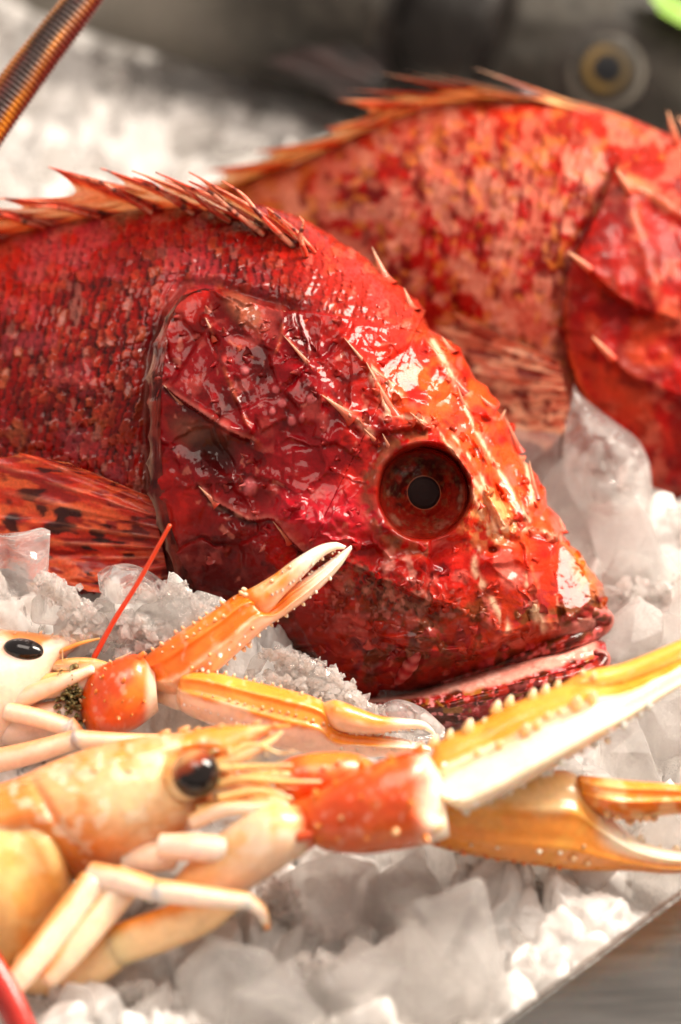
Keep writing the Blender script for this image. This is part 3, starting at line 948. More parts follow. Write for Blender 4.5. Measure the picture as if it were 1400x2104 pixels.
g = Geo()
ts1 = np.concatenate([np.linspace(0, .72, 640), np.linspace(.72, 1, 61)[1:]])
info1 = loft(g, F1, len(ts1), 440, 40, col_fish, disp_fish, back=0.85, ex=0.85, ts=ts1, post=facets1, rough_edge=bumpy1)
fish1 = thing('scorpionfish', 'front red scorpionfish, its spiny head with big dark eye pointing right', 'fish',
              U(700, 1440, 62.4))
rng = np.random.RandomState(4)
TABS = [(x + rng.normal(0, 12), y + rng.normal(0, 12)) for pts, w, hh, tp in RIDGES for x, y in catmull(pts, 4)]
TABS += [(rng.uniform(600, 1150), rng.uniform(1180, 1390)) for k in range(60)] + [(rng.uniform(350, 780), rng.uniform(650, 1250)) for k in range(40)]
for x, y in TABS:
    if not inside(np.array([x]), np.array([y]), HEADMASK)[0] or math.hypot(x - EYE[0], y - EYE[1]) < 112:
        continue
    k = np.argmin((info1['px'] - x) ** 2 + (info1['py'] - y) ** 2)
    if abs(info1['px'].ravel()[k] - x) > 6:
        continue
    d0 = float(info1['d'].ravel()[k]); ln = rng.uniform(6, 18); an = rng.uniform(2.2, 4.6)
    c0 = col_fish(np.array([x]), np.array([y]), 0, 0, 0)[0]
    c1 = c0 * .8 + .2 * lin(('#b9574a', '#98160c', '#b8745c', '#4a1410')[rng.randint(0, 4)])
    cone(g, U(x, y, d0 + .03), U(x + math.cos(an) * ln, y + math.sin(an) * ln * .8, d0 - rng.uniform(.03, .14)), rng.uniform(.03, .075), c0, c1, ((0, 2.2), (.2, 1.2), (.5, .85), (.8, .5), (.95, .2)), n=8)
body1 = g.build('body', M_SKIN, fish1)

# lower jaw
JAW = [(1244, 1318, 1250, 1362, .8, 61.9), (1216, 1308, 1232, 1394, 1.25, 61.9), (1130, 1328, 1140, 1436, 1.9, 62.0), (1040, 1360, 1040, 1468, 2.4, 62.15),
       (940, 1392, 940, 1494, 2.8, 62.3), (840, 1420, 830, 1506, 2.95, 62.5), (740, 1430, 720, 1500, 3.2, 62.5), (650, 1400, 620, 1450, 3.2, 62.6)]


def jaw_disp(x, y, c, s):
    pk = sst(.52, .40, c)
    return -.05 * pk * sst(.75, .3, s) + .10 * np.exp(-((c - .52) / .07) ** 2) + .08 * (fbm(x / 30, y / 22, 81, 4) - .5) + .05 * (fbm(x / 10, y / 8, 82, 2) - .5) \
        + .06 * np.exp(-((c - .78) / .04) ** 2)


def jaw_col(x, y, c, s, f):
    n = fbm(x / 26, y / 18, 83, 4); n2 = fbm(x / 9, y / 9, 84, 3)
    col = np.tile(lin('#8a1c14'), x.shape + (1,))
    col = mixc(col, sst(.5, .62, n), lin('#4a1a0c'))
    col = mixc(col, sst(.52, .40, n) * sst(.3, .6, n2), lin('#b8323a'))
    col = mixc(col, sst(.6, .68, n2) * .8, lin('#d88080'))
    col = mixc(col, sst(.62, .7, fbm(x / 20, y / 20, 85, 3)) * .8, lin('#8a5a1c'))
    lining = sst(.46, .34, c + .16 * (n - .5) + .22 * sst(.3, .7, s)) * sst(.02, .06, s)
    col = mixc(col, lining * sst(.0, .12, c + .1 * n), lin('#d68c7c'))
    col = mixc(col, lining * sst(.5, .7, n) * .4, lin('#f0c8b8'))
    return col


g = Geo()
infoj = loft(g, JAW, 240, 90, 20, jaw_col, jaw_disp, back=0.8, ex=0.8)
g.build('lower_jaw', M_SKIN, fish1)

# thick lips round the gape
LIPS = (('upper_lip', [(1215, 1258, .12, 13), (1243, 1272, .02, 19), (1228, 1294, -.10, 18), (1165, 1318, -.14, 17), (1085, 1346, -.10, 15), (1000, 1376, -.04, 12), (910, 1402, .04, 8)]),
        ('lower_lip', [(1222, 1340, -.02, 8), (1240, 1352, -.08, 15), (1226, 1374, -.16, 16), (1170, 1392, -.16, 14), (1090, 1408, -.12, 12), (1000, 1430, -.06, 9), (920, 1450, .02, 6)]))


def lip_col(S, T, P):
    n = fbm(P[..., 0] * 4, P[..., 2] * 4 + P[..., 1], 171, 3); n2 = fbm(P[..., 0] * 9, P[..., 2] * 9, 172, 2)
    col = np.tile(lin('#8c2014'), S.shape + (1,))
    col = mixc(col, sst(.5, .62, n), lin('#5a2a10'))
    col = mixc(col, sst(.54, .66, n2) * .8, lin('#c95a58'))
    col = mixc(col, sst(.60, .70, fbm(P[..., 0] * 6 + 9, P[..., 2] * 6, 173, 2)) * .8, lin('#2c0c08'))
    col = mixc(col, sst(.35, .05, S) * sst(.3, 1, np.cos(T)) * .6, lin('#d98478'))
    return col


for nm, pts in LIPS:
    inf = info1 if nm == 'upper_lip' else infoj
    g = Geo()
    tube(g, [(a, b, surf_d(inf, a, b) + o, r) for a, b, o, r in pts], 90, 24, lip_col, shape=lambda S, T: 1 + .22 * (fbm(S * 22, np.cos(T) * 1.5 + 5, 174, 3) - .5))
    g.build(nm, M_SKIN, fish1)

# maxilla barbel with rings
g = Geo()


def barb_col(S, T, P):
    b = .5 + .5 * np.sin(S * 34)
    return mixc(np.tile(lin('#8c1a1c'), S.shape + (1,)), b * .5 * fbm(S * 8, T, 88, 2) * 2, lin('#cf7a70'))


bd = [surf_d(info1, x, y) for x, y in ((858, 1335), (845, 1362), (826, 1390), (804, 1412))]
tube(g, [(862, 1325, bd[0] + .10, 8), (845, 1362, bd[1] - .02, 15), (826, 1390, bd[2] - .05, 12), (806, 1410, bd[3] + .0, 4)], 60, 20, barb_col,
     shape=lambda S, T: 1 + .05 * np.sin(S * 34) + .15 * (fbm(S * 9, np.cos(T) * 2, 89, 2) - .5))
g.build('barbel', M_SKIN, fish1)

# eye: recessed iris bowl around a domed pupil, clear cornea over it
ed = min(surf_d(info1, EYE[0] + 100, EYE[1] - 40), surf_d(info1, EYE[0] - 100, EYE[1] + 30), surf_d(info1, EYE[0], EYE[1] + 100)) + 0.48
ec = U(EYE[0], EYE[1], ed)
kx = Q * ed


def eye_axes():
    z = -FWD * 0.97 + RGT * 0.16 + UPV * 0.10
    z /= np.linalg.norm(z)
    x = np.cross(UPV, z); x /= np.linalg.norm(x)
    return np.array([x, np.cross(z, x), z])


EA = eye_axes()


def disc(geo, prof, n, colf):
    r = np.array([p[0] for p in prof], float); z = np.array([p[1] for p in prof], float)
    k = np.concatenate([[0], np.cumsum(np.hypot(np.diff(r), np.diff(z * 80)))])
    t = np.linspace(0, k[-1], 70)
    r = np.interp(t, k, r); z = np.interp(t, k, z)
    th = np.linspace(0, 2 * np.pi, n, endpoint=False)
    R, T = np.meshgrid(r, th, indexing='ij')
    l = np.stack([R * np.cos(T) * kx, R * np.sin(T) * kx, np.broadcast_to(z[:, None], R.shape)], -1)
    geo.add((ec + l @ EA).reshape(-1, 3), [grid_faces(len(r), n)], colf(R, T).reshape(-1, 3))


def iris_col(R, T):
    x = R * np.cos(T); y = R * np.sin(T)
    n = fbm(x / 12 + 50, y / 12 + 50, 91, 4); st = fbm(T * 9 / np.pi * 2, R / 40, 92, 3)
    n = .5 + .6 * (fbm(x / 30 + 9, y / 30, 94, 3) - .5) + .3 * (n - .5)
    col = np.tile(lin('#7a1a10'), R.shape + (1,))
    col = mixc(col, sst(.42, .60, n + .12 * np.sin(T)), lin('#380c08'))  # upper iris painted darker, standing in for the brow's shade
    col = mixc(col, sst(.5, .75, st) * .25, lin('#a03818'))
    col = mixc(col, sst(.58, .66, fbm(x / 8, y / 8, 93, 3)) * .3, lin('#5f5a40'))
    col = mixc(col, sst(66, 72, R) * sst(.50, .66, n) * .45 * (np.sin(T) < .2), lin('#b98a78'))
    col = mixc(col, sst(80, 90, R) * .7, lin('#a02412'))
    col = mixc(col, sst(36.5, 35.2, R) * .6, lin('#8a5a44'))
    return col


g = Geo()
disc(g, [(32, -.04), (35, -.03), (39, -.06), (50, -.16), (62, -.20), (74, -.20), (84, -.18), (94, -.2), (104, -.4)], 96, iris_col)
eye1 = g.build('eye', M_IRIS, fish1)
g = Geo()
disc(g, [(0.01, .05), (15, .04), (28, .015), (34, -.03)], 64, lambda R, T: np.tile(lin('#1c1518'), R.shape + (1,)))
g.build('pupil', M_IRIS, eye1)
g = Geo()
disc(g, [(0.01, .32), (30, .30), (55, .23), (75, .13), (86, .04), (92, -.1)], 64, lambda R, T: np.tile(np.ones(3), R.shape + (1,)))
g.build('cornea', M_CORNEA, eye1)

# spines standing off the head; roots on the skin
SPINES = [  # base px, tip px, radius px, lift cm
    (792, 572, 764, 506, 13, .05), (845, 632, 830, 590, 11, .0), (925, 722, 908, 690, 11, .05), (938, 790, 879, 700, 10, .25), (770, 770, 706, 692, 9, .18),
    (800, 838, 752, 742, 12, .18), (712, 850, 660, 810, 12, .18), (638, 752, 582, 688, 8, .2), (952, 835, 940, 790, 8, .2), (1062, 915, 1036, 850, 8, .12),
    (1098, 1010, 1088, 945, 9, .12), (870, 872, 842, 846, 6, .16), (985, 1035, 962, 996, 6, .15), (770, 905, 748, 880, 7, .2), (800, 920, 786, 890, 7, .2),
    (380, 835, 336, 790, 10, .12), (440, 690, 422, 652, 8, .15), (440, 1030, 408, 998, 8, .14), (590, 1105, 560, 1070, 7, .14), (1156, 1090, 1150, 1062, 8, .1),
    (620, 660, 582, 638, 7, .12), (1010, 838, 985, 812, 9, .1), (1028, 862, 1040, 840, 7, .1)]
for bx, by, tx, ty, r, lf in SPINES:
    g = Geo()
    db = surf_d(info1, bx, by); dt = surf_d(info1, tx, ty)
    cone(g, U(bx + .25 * (bx - tx), by + .25 * (by - ty), db + .16), U(tx, ty, min(dt, db + .3) - lf * .8), .8 * r * Q * db, lin('#b02a14'), lin('#dcb090'), n=14,
         prof=((0, 2.1), (.1, 1.45), (.22, 1.0), (.38, .70), (.6, .42), (.82, .2), (.95, .08)), bend=-FWD * .05)
    g.build('head_spine', M_SKIN, fish1)

# skin tabs and slime drops scattered over brow and cheek
# dorsal fin, folded back along the ridge
D1 = [(648, 520, 1.0, 546, 424, 1.2), (622, 500, 1.0, 386, 351, 1.4), (560, 474, 0.9, 318, 352, 1.3), (490, 448, .8, 270, 349, 1.2), (415, 432, .7, 205, 344, 1.1),
      (330, 430, .6, 98, 341, 1.0), (225, 440, .5, -10, 405, .9), (110, 462, .4, -120, 415, .8), (-10, 490, .4, -240, 455, .8), (-130, 540, .4, -360, 520, .8)]


def mid_d(x, y):
    return surf_d(info1, x, y)


rays = []
for bx, by, lb, tx, ty, lt in D1:
    d0 = mid_d(bx, by)
    rays.append((bx, by, d0 + .10, tx, ty, d0 - .35))


def fin_col(R, V, x, y, rg):
    n = fbm(R * 3.1, V * 9, 101, 4); n2 = fbm(R * 1.3 + 3, V * 13, 102, 3)
    col = np.tile(lin('#ea6a48'), R.shape + (1,))
    col = mixc(col, sst(.42, .62, n) * .8, lin('#d83a28'))
    col = mixc(col, sst(.50, .64, fbm(R * 2, V * 6, 103, 3)) * .7, lin('#e8946c'))
    col = mixc(col, sst(.60, .68, n2) * .9, lin('#2a0a0a'))
    col = mixc(col, rg * .6 * sst(.3, .6, n), lin('#e69a78'))
    tick = np.sin(V * 46 + 9 * fbm(R * 1.0, V * 2, 104, 2) + R * 2.2)
    col = mixc(col, sst(.55, .8, tick) * sst(.1, .5, rg) * .85, lin('#3a0f0c'))
    col = mixc(col, sst(.86, 1, V) * .5, lin('#5a1210'))
    return col


g = Geo()
fin(g, rays, fin_col, sub=14, nl=90, notch=0.45, ridge=0.12, wave=0.35, seed=11)
dors = g.build('dorsal_fin', M_FIN, fish1)


def ray_col(S, T, P):
    k = P[0, 0, 0] * 3.7
    n = fbm(S * 11 + k, T * 0 + k, 106, 2); n2 = fbm(S * 5 + k, np.cos(T) + 3, 107, 3)
    col = np.tile(lin('#d84226'), S.shape + (1,))
    col = mixc(col, sst(.46, .64, n2) * .8, lin('#eca080'))
    col = mixc(col, sst(.35, .25, n2) * .8, lin('#b8281c'))
    col = mixc(col, sst(.58, .72, n) * .85, lin('#2c0a0a'))
    return col


for k in range(len(D1)):                    # the stout fin rays, lying one over another along the back
    bx, by, _, tx, ty, _ = D1[k]
    for m, (ox, oy, sx, sy, r) in enumerate(((0, 0, 2, 2, 4.5), (-18, 8, 70, 20, 6))):
        g = Geo()
        d0 = surf_d(info1, bx + ox, by + oy)
        tube(g, [(bx + ox, by + oy, d0 - .02, r), (bx * .6 + tx * .4 + ox + sx * .4, by * .6 + ty * .4 + oy * .6 + sy * .4 - 8, d0 - .30 - .06 * m, r * .85), (bx * .25 + tx * .75 + sx * .75, by * .25 + ty * .75 + sy * .75 - 4, d0 - .42 - .06 * m, r * .6), (tx + sx, ty + sy, d0 - .45, 1.6)],
             60, 12, ray_col, shape=lambda S, T: 1 + .25 * (fbm(S * 18, T * 0, 108, 2) - .5))
        g.build('fin_ray', M_FIN, dors)

# loose membrane along the edge of the gill cover
g = Geo()
rays = []
for (x0, y0) in catmull(OPERC[2:], 14):
    da = surf_d(info1, x0 + 22, y0)
    rays.append((x0 + 22, y0, da - .03, x0 - 9 - 5 * math.sin(y0 / 37.0), y0 + 6 + 6 * math.sin(y0 / 23.0), da - .10))


def gill_col(R, V, x, y, rg):
    n = fbm(x / 26, y / 40, 181, 4)
    col = np.tile(lin('#5a1512'), R.shape + (1,))
    col = mixc(col, sst(.4, .65, n), lin('#7d2a20'))
    col = mixc(col, sst(.4, .8, V) * sst(.4, .6, fbm(x / 16, y / 50, 182, 3)) * .8, lin('#8c6a5a'))
    col = mixc(col, sst(.56, .66, fbm(x / 20, y / 30, 183, 3)) * .7, lin('#260808'))
    return col * .6


fin(g, rays, gill_col, sub=10, nl=24, notch=.25, ridge=.02, thick=.05, wave=.12, seed=17)
g.build('gill_membrane', M_SKIN, fish1)

# pectoral fin spread on the ice behind the gill cover
P1 = [(312, 1022, 140, 950), (318, 1040, 40, 930), (322, 1062, -50, 940), (326, 1085, -110, 985), (330, 1105, -110, 1050), (334, 1125, -70, 1105), (338, 1145, 10, 1150), (342, 1165, 90, 1195), (346, 1185, 180, 1215),
      (352, 1205, 260, 1235)]
rays = [(a, b, surf_d(info1, a, b) - .12, c, d_, min(surf_d(info1, c, min(d_, 1100)), surf_d(info1, .5 * (a + c), .5 * (b + d_)) + .3) - .5) for k, (a, b, c, d_) in enumerate(P1)]


def pec_col(R, V, x, y, rg):
    col = np.tile(lin('#cc2e1a'), R.shape + (1,))
    col = mixc(col, sst(.45, .6, fbm(R * 1.6, V * 7, 111, 4)), lin('#e0562e'))
    col = mixc(col, sst(.5, .64, fbm(R * 2.3, V * 9, 112, 3)) * .9, lin('#8c1413'))
    col = mixc(col, sst(.64, .70, fbm(R * 1.9 + 9, V * 10, 113, 2)) * .95, lin('#200608'))
    col = mixc(col, rg * sst(.4, .6, fbm(R * 4, V * 6, 114, 2)) * .5, lin('#e08a68'))
    col = mixc(col, sst(.3, 0, V) * .6, lin('#7a1010'))
    return col


g = Geo()
fin(g, rays, pec_col, sub=14, nl=70, notch=0.07, ridge=0.05, wave=0.3, seed=12)
g.build('pectoral_fin', M_FIN, fish1)

# ------------------------------------------------------------------ second scorpionfish behind
F2 = [(2050, 700, 2045, 800, .8, 72.0), (1900, 560, 1880, 960, 2.6, 71.8), (1700, 420, 1680, 1060, 3.8, 71.5), (1550, 345, 1520, 1090, 4.4, 71.4), (1400, 288, 1370, 1090, 4.8, 71.4), (1280, 238, 1230, 1060, 5.0, 71.5),
      (1180, 208, 1120, 1010, 5.0, 71.6), (1080, 192, 1010, 970, 4.8, 71.9), (960, 192, 890, 930, 4.5, 72.4), (840, 215, 770, 880, 4.2, 73.0), (740, 252, 660, 830, 3.8, 73.8),
      (640, 305, 560, 780, 3.3, 74.6), (530, 345, 460, 720, 2.7, 75.6), (430, 385, 370, 640, 2.0, 76.8), (340, 430, 300, 600, 1.2, 78.0), (260, 460, 240, 570, .6, 79.0)]
GILL2 = [(1262, 350), (1235, 420), (1195, 500), (1168, 560), (1158, 640), (1165, 720), (1190, 800), (1230, 870), (1280, 930), (1340, 1000)]
H2 = GILL2 + [(1400, 1100), (2200, 1200), (2200, 300), (1500, 300)]


def disp2(x, y, c, s):
    hd = inside(x, y, H2); d, f, sd = polydist(x, y, GILL2)
    h = np.where(hd, .45 * np.exp(-(d / 150) ** 1.5), -.3 * np.exp(-(d / 25) ** 2))
    h += .3 * (fbm(x / 140, y / 140, 121, 3) - .5) + .16 * (fbm(x / 40, y / 40, 122, 3) - .5)
    h += np.where(hd, 0, .14) * _scales(x * 1.0, y * 1.0, 6)[0] + np.where(hd, .12, .04) * (ridged(x / 50, y / 50, 124, 3) - .5)
    h += .55 * ledge(x, y, [(1172, 520), (1215, 560), (1270, 610), (1330, 640), (1400, 660)], 80, 1.0)
    h += .20 * np.exp(-(polydist(x, y, [(1272, 352), (1300, 440), (1335, 540), (1360, 640)])[0] / 24) ** 2)
    h += .20 * np.exp(-(polydist(x, y, [(1272, 352), (1330, 390), (1420, 450)])[0] / 20) ** 2)
    h += .4 * ledge(x, y, [(1220, 690), (1290, 770), (1360, 800), (1440, 830)], 60, 1.0)
    return h


def col2(x, y, c, s, f):
    hd = inside(x, y, H2).astype(float)
    n = fbm(x / 110, y / 110, 131, 4); n2 = fbm(x / 42, y / 42, 132, 4); n3 = fbm(x / 17, y / 17, 133, 3)
    col = np.tile(lin('#a81c12'), x.shape + (1,))
    col = mixc(col, sst(.45, .65, n), lin('#b5160f'))
    col = mixc(col, (1 - hd) * sst(.48, .62, n2) * .8, lin('#d8806a'))
    col = mixc(col, (1 - hd) * sst(.53, .63, fbm(x / 30, y / 36, 134, 4)) * .6, lin('#e6a890'))
    col = mixc(col, sst(.56, .70, fbm(x / 26, y / 40, 135, 3)) * .8, lin('#6c0f0a'))
    col = mixc(col, (1 - hd) * sst(.6, .7, n3) * .6, lin('#d88a3a'))
    col = mixc(col, sst(700, 450, x) * .65, lin('#d0702f'))
    col = mixc(col, sst(.3, .0, c) * .35, lin('#cc3c1c'))
    col = mixc(col, (1 - hd) * sst(640, 820, y) * .5, lin('#d08a70'))
    col = mixc(col, hd * .4, lin('#a5140f'))
    col = mixc(col, hd * sst(.6, .7, n2) * .5, lin('#d88068'))
    col = mixc(col, hd * sst(.65, .72, n3) * .5, lin('#5a0f10'))
    d, ff, sd = polydist(x, y, GILL2)
    col = mixc(col, np.exp(-(d / 10) ** 2) * hd * .6 * sst(.35, .6, n), lin('#d8703a'))
    col = mixc(col, np.exp(-(d / 18) ** 2) * (1 - hd) * .7, lin('#5c0d0c'))
    col = mixc(col, hd * np.exp(-ell(x, y, 1330, 720, 150, 170) ** 4) * sst(.42, .6, fbm(x / 60, y / 60, 136, 3)) * .6, lin('#d85a34'))
    col = mixc(col, hd * sst(.52, .66, fbm(x / 70, y / 70, 137, 3)) * .6, lin('#6c0c0c'))
    for p in ([(1172, 520), (1215, 560), (1270, 610), (1330, 640)], [(1280, 350), (1310, 440), (1340, 540), (1360, 640)], [(1280, 350), (1330, 390), (1420, 450)]):
        dd, ff, sd = polydist(x, y, p)
        col = mixc(col, np.exp(-(dd / 11) ** 2) * .8 * sst(.35, .65, n2) * (1.1 - ff), lin('#e0925c'))
    return col * np.array([.70, .56, .52])


g = Geo()
info2 = loft(g, F2, 420, 200, 24, col2, disp2, back=.85, ex=.85)
fish2 = thing('scorpionfish', 'red and orange scorpionfish lying behind, its head cut off by the right border', 'fish', U(1100, 1010, 71.5))
g.build('body', M_SKIN2, fish2)
D2 = [(1300, 250, 1190, 208), (1240, 236, 970, 138), (1190, 228, 890, 150), (1120, 212, 830, 146), (1060, 206, 775, 148), (990, 204, 712, 184), (880, 222, 690, 205),
      (800, 250, 665, 262), (700, 296, 515, 312), (580, 345, 420, 350), (460, 395, 370, 385)]
rays = []
for bx, by, tx, ty in D2:
    d0 = surf_d(info2, bx, by)
    rays.append((bx, by, d0 + .1, tx, ty, d0 - .2))


def fin2_col(R, V, x, y, rg):
    n = fbm(R * 2.5, V * 7, 141, 3)
    col = np.tile(lin('#e0683a'), R.shape + (1,))
    col = mixc(col, sst(.42, .58, n) * .9, lin('#e8a468'))
    blk = sst(.6, 1.2, R) * sst(6.2, 5.0, R) * sst(.25, .45, V)
    col = mixc(col, blk * (1 - .5 * rg), lin('#140b09'))
    col = mixc(col, sst(.6, .68, fbm(R * 2 + 5, V * 8, 142, 2)) * .7, lin('#3a0c0a'))
    col = mixc(col, rg * sst(.7, .95, V) * .8, lin('#ecd0b4'))
    return col


g = Geo()
fin(g, rays, fin2_col, sub=12, nl=60, notch=.5, ridge=.10, wave=.2, seed=13)
g.build('dorsal_fin', M_FIN, fish2)
for bx, by, tx, ty in ((1392, 300, 1372, 226), (1440, 310, 1392, 236), (1215, 556, 1166, 516), (1296, 400, 1266, 346), (1262, 740, 1216, 690)):
    g = Geo(); d0 = surf_d(info2, bx, by)
    cone(g, U(bx, by, d0), U(tx, ty, d0 - .2), 9 * Q * d0, lin('#b83018'), lin('#e6b088'), n=10)
    g.build('head_spine', M_SKIN, fish2)
P2 = [(1150, 742, 930, 640), (1152, 758, 895, 672), (1155, 772, 880, 712), (1158, 786, 885, 755), (1162, 800, 905, 798), (1166, 814, 940, 840), (1170, 828, 990, 880), (1176, 842, 1050, 910), (1184, 858, 1120, 930)]
rays = [(a, b, surf_d(info2, a, b) - .45, c, d_, surf_d(info2, c, min(d_, 860)) - .45) for a, b, c, d_ in P2]


def pec2_col(R, V, x, y, rg):
    col = np.tile(lin('#c4684e'), R.shape + (1,))
    col = mixc(col, sst(.42, .60, fbm(R * 1.5, V * 6, 151, 3)), lin('#e0a484'))
    col = mixc(col, sst(.54, .62, fbm(R * 1.7 + 4, V * 10, 152, 2)) * .9, lin('#6a0f0e'))
    col = mixc(col, rg * .5, lin('#e0a080'))
    return col


g = Geo()
fin(g, rays, pec2_col, sub=12, nl=60, notch=.16, ridge=.05, wave=.3, seed=14)
g.build('pectoral_fin', M_FIN, fish2)
# ------------------------------------------------------------------ langoustines
S_OR = lin('#e8791c'); S_DO = lin('#dc6420'); S_RED = lin('#d84c0c'); S_PALE = lin('#f0c49c'); S_WH = lin('#f5e4d0'); S_PINK = lin('#efc0a8'); S_YEL = lin('#eaa544')
S_BODY = lin('#eab55c')


def shell_col(top, low, edge=.5, soft=.12, seed=1, blotch=None, amt=.5, ends=None, nscale=1.0):
    """orange above, pale below (across the loft), with uneven border and blotches"""
    top = lin(top) if isinstance(top, str) else top; low = lin(low) if isinstance(low, str) else low

    def f(x, y, c, s, fr):
        n = fbm(x / 60 * nscale, y / 60 * nscale, seed, 4); n2 = fbm(x / 18, y / 18, seed + 5, 3)
        col = np.tile(top, x.shape + (1,))
        col = mixc(col, sst(.4, .7, n) * .4, S_YEL)
        col = mixc(col, sst(edge - soft, edge + soft, c + .35 * (n - .5)), low)
        if blotch is not None:
            col = mixc(col, sst(.55, .70, n) * amt, blotch)
        col = mixc(col, sst(.70, .80, n2) * .22, S_WH)
        if ends is not None:
            col = mixc(col, sst(ends[0], ends[1], s), ends[2])
        return col
    return f


def tcol(top, low, seed=1, tip=None, lim=0.0, soft=.5):
    top = lin(top) if isinstance(top, str) else top; low = lin(low) if isinstance(low, str) else low
    tip = lin(tip) if isinstance(tip, str) else tip

    def f(S, T, P):
        n = fbm(P[..., 0] * 1.3 + P[..., 2], P[..., 1] * 1.3 - P[..., 2], seed, 3)
        col = np.tile(low, S.shape + (1,))
        col = mixc(col, sst(lim - soft, lim + soft, np.cos(T) + .7 * (n - .5)), top)
        if tip is not None:
            col = mixc(col, sst(.7, .95, S), tip)
        return col
    return f


def leg(parent, segs, n=26, top='#e8a070', low='#f2d4be', seed=3, tip=None, name='walking_leg', flat=.8):
    g = Geo()
    for k, sg in enumerate(segs):
        tube(g, sg, n, 20, tcol(top, low, seed + k, tip if k == len(segs) - 1 else None, lim=.55, soft=.35), flat=flat)
    return g.build(name, M_SHELL, parent)


def whisker(parent, pts, col='#e89048', name='antenna', tipc=None, n=40):
    g = Geo()
    tube(g, pts, n, 10, tcol(col, col, 3, tipc))
    return g.build(name, M_SHELL, parent)


# ---- the one behind, its claw raised against the fish's cheek
LA = thing('langoustine', 'smaller orange langoustine at the left border, one claw raised against the red fish', 'langoustine',
           U(60, 1560, 57.6))
G_PROP = lin('#e57a16')
g = Geo()
# carapace and head end (mostly outside the frame to the left)
loftA = loft(g, [(210, 1296, 212, 1302, .03, 57.3), (170, 1300, 176, 1318, .25, 57.3), (110, 1304, 122, 1370, .7, 57.4), (40, 1296, 70, 1490, 1.2, 57.6), (-60, 1290, -10, 1585, 1.6, 57.8),
                 (-200, 1310, -160, 1640, 1.8, 58.2), (-360, 1350, -330, 1670, 1.7, 58.8), (-480, 1400, -460, 1660, 1.2, 59.2)], 90, 60, 20,
             shell_col('#e2873a', '#f0d2bc', .16, .08, 201, S_PINK, .4))
spikes(g, loftA, (30, 1302), (190, 1304), 7, (6, -9), 5, S_OR, S_WH, 1)
g.build('carapace', M_SHELL, LA)
g = Geo()
dE = 56.75
ball(g, U(51, 1337, dE), (.52, .29, .34), lambda l: np.tile(lin('#0e0809'), l.shape[:-1] + (1,)), ax=np.array([RGT * .97 - UPV * .2, UPV * .97 + RGT * .2, -FWD]))
eA = g.build('eye', M_EYE, LA)
g = Geo()
tube(g, [(0, 1352, 57.0, 20), (20, 1352, 56.95, 30), (36, 1345, 56.95, 27)], 20, 20, tcol('#e0762a', '#efc39c', 205))
g.build('eye_stalk', M_SHELL, LA)
# scales, feelers and mouthparts beside the head
g = Geo()
loft(g, [(92, 1362, 96, 1376, .1, 56.9), (140, 1352, 150, 1384, .14, 56.8), (190, 1352, 196, 1380, .1, 56.8), (232, 1364, 233, 1370, .03, 56.8)], 30, 20, 10, shell_col('#eaa05e', '#f3d3b4', .4, .2, 207))
g.build('antennal_scale', M_SHELL, LA)
g = Geo()
loft(g, [(60, 1392, 60, 1440, .25, 56.8), (120, 1380, 130, 1432, .25, 56.7), (200, 1376, 205, 1412, .15, 56.7), (262, 1362, 263, 1372, .03, 56.7)], 30, 20, 10, shell_col('#f0b070', '#f5dcc8', .35, .2, 208))
g.build('antennal_scale', M_SHELL, LA)
leg(LA, [[(-30, 1470, 56.7, 20), (60, 1428, 56.5, 20), (130, 1400, 56.4, 16), (192, 1374, 56.4, 9)]], seed=211, top='#efb48a', name='mouthpart')
leg(LA, [[(14, 1460, 56.4, 20), (80, 1476, 56.2, 20), (146, 1497, 56.1, 21)], [(138, 1485, 56.1, 18), (156, 1505, 56.15, 17), (172, 1524, 56.3, 12)]], seed=212)
leg(LA, [[(-60, 1575, 56.0, 26), (60, 1548, 55.8, 24), (160, 1518, 55.7, 20)], [(150, 1518, 55.7, 20), (230, 1522, 55.6, 18), (320, 1520, 55.7, 13), (420, 1512, 56.0, 8)]], seed=213)
leg(LA, [[(-40, 1500, 57.0, 34), (50, 1490, 56.8, 40), (130, 1470, 56.8, 34), (165, 1450, 56.9, 22)]], seed=216, top='#efc3a8', low='#f2d2c0', name='arm_segment')
whisker(LA, [(193, 1352, 56.9, 6), (232, 1280, 56.7, 5.5), (285, 1195, 56.4, 5), (350, 1078, 56.0, 4.2)], '#e0401a', tipc='#e0401a')
for k, p in enumerate(([(170, 1384, 56.6, 4), (215, 1378, 56.5, 3), (262, 1368, 56.5, 1.5)], [(150, 1395, 56.5, 4), (200, 1385, 56.4, 3), (225, 1392, 56.4, 1.5)],
                       [(120, 1340, 56.8, 5), (165, 1322, 56.7, 4), (205, 1312, 56.7, 2)])):
    whisker(LA, p, '#ee9a50', 'antennule')
# brown tuft in the joint
g = Geo()
rng = np.random.RandomState(8)
for k in range(70):
    x = 150 + rng.normal(0, 12); y = 1432 + rng.normal(0, 26)
    cone(g, U(x, y, 56.8), U(x + rng.uniform(-14, 14), y + rng.uniform(-14, 14), 56.5 - rng.uniform(0, .3)), .10, lin('#4a3c26'), lin('#8a8058'), n=6)
g.build('gill_tuft', M_SKIN, LA)


def claw_part(parent, st, colf, name='claw', ns=90, nf=70, nb=16, ex=.75, disp=None, back=.8):
    g = Geo()
    inf = loft(g, st, ns, nf, nb, colf, disp, back=back, ex=ex)
    return g, inf


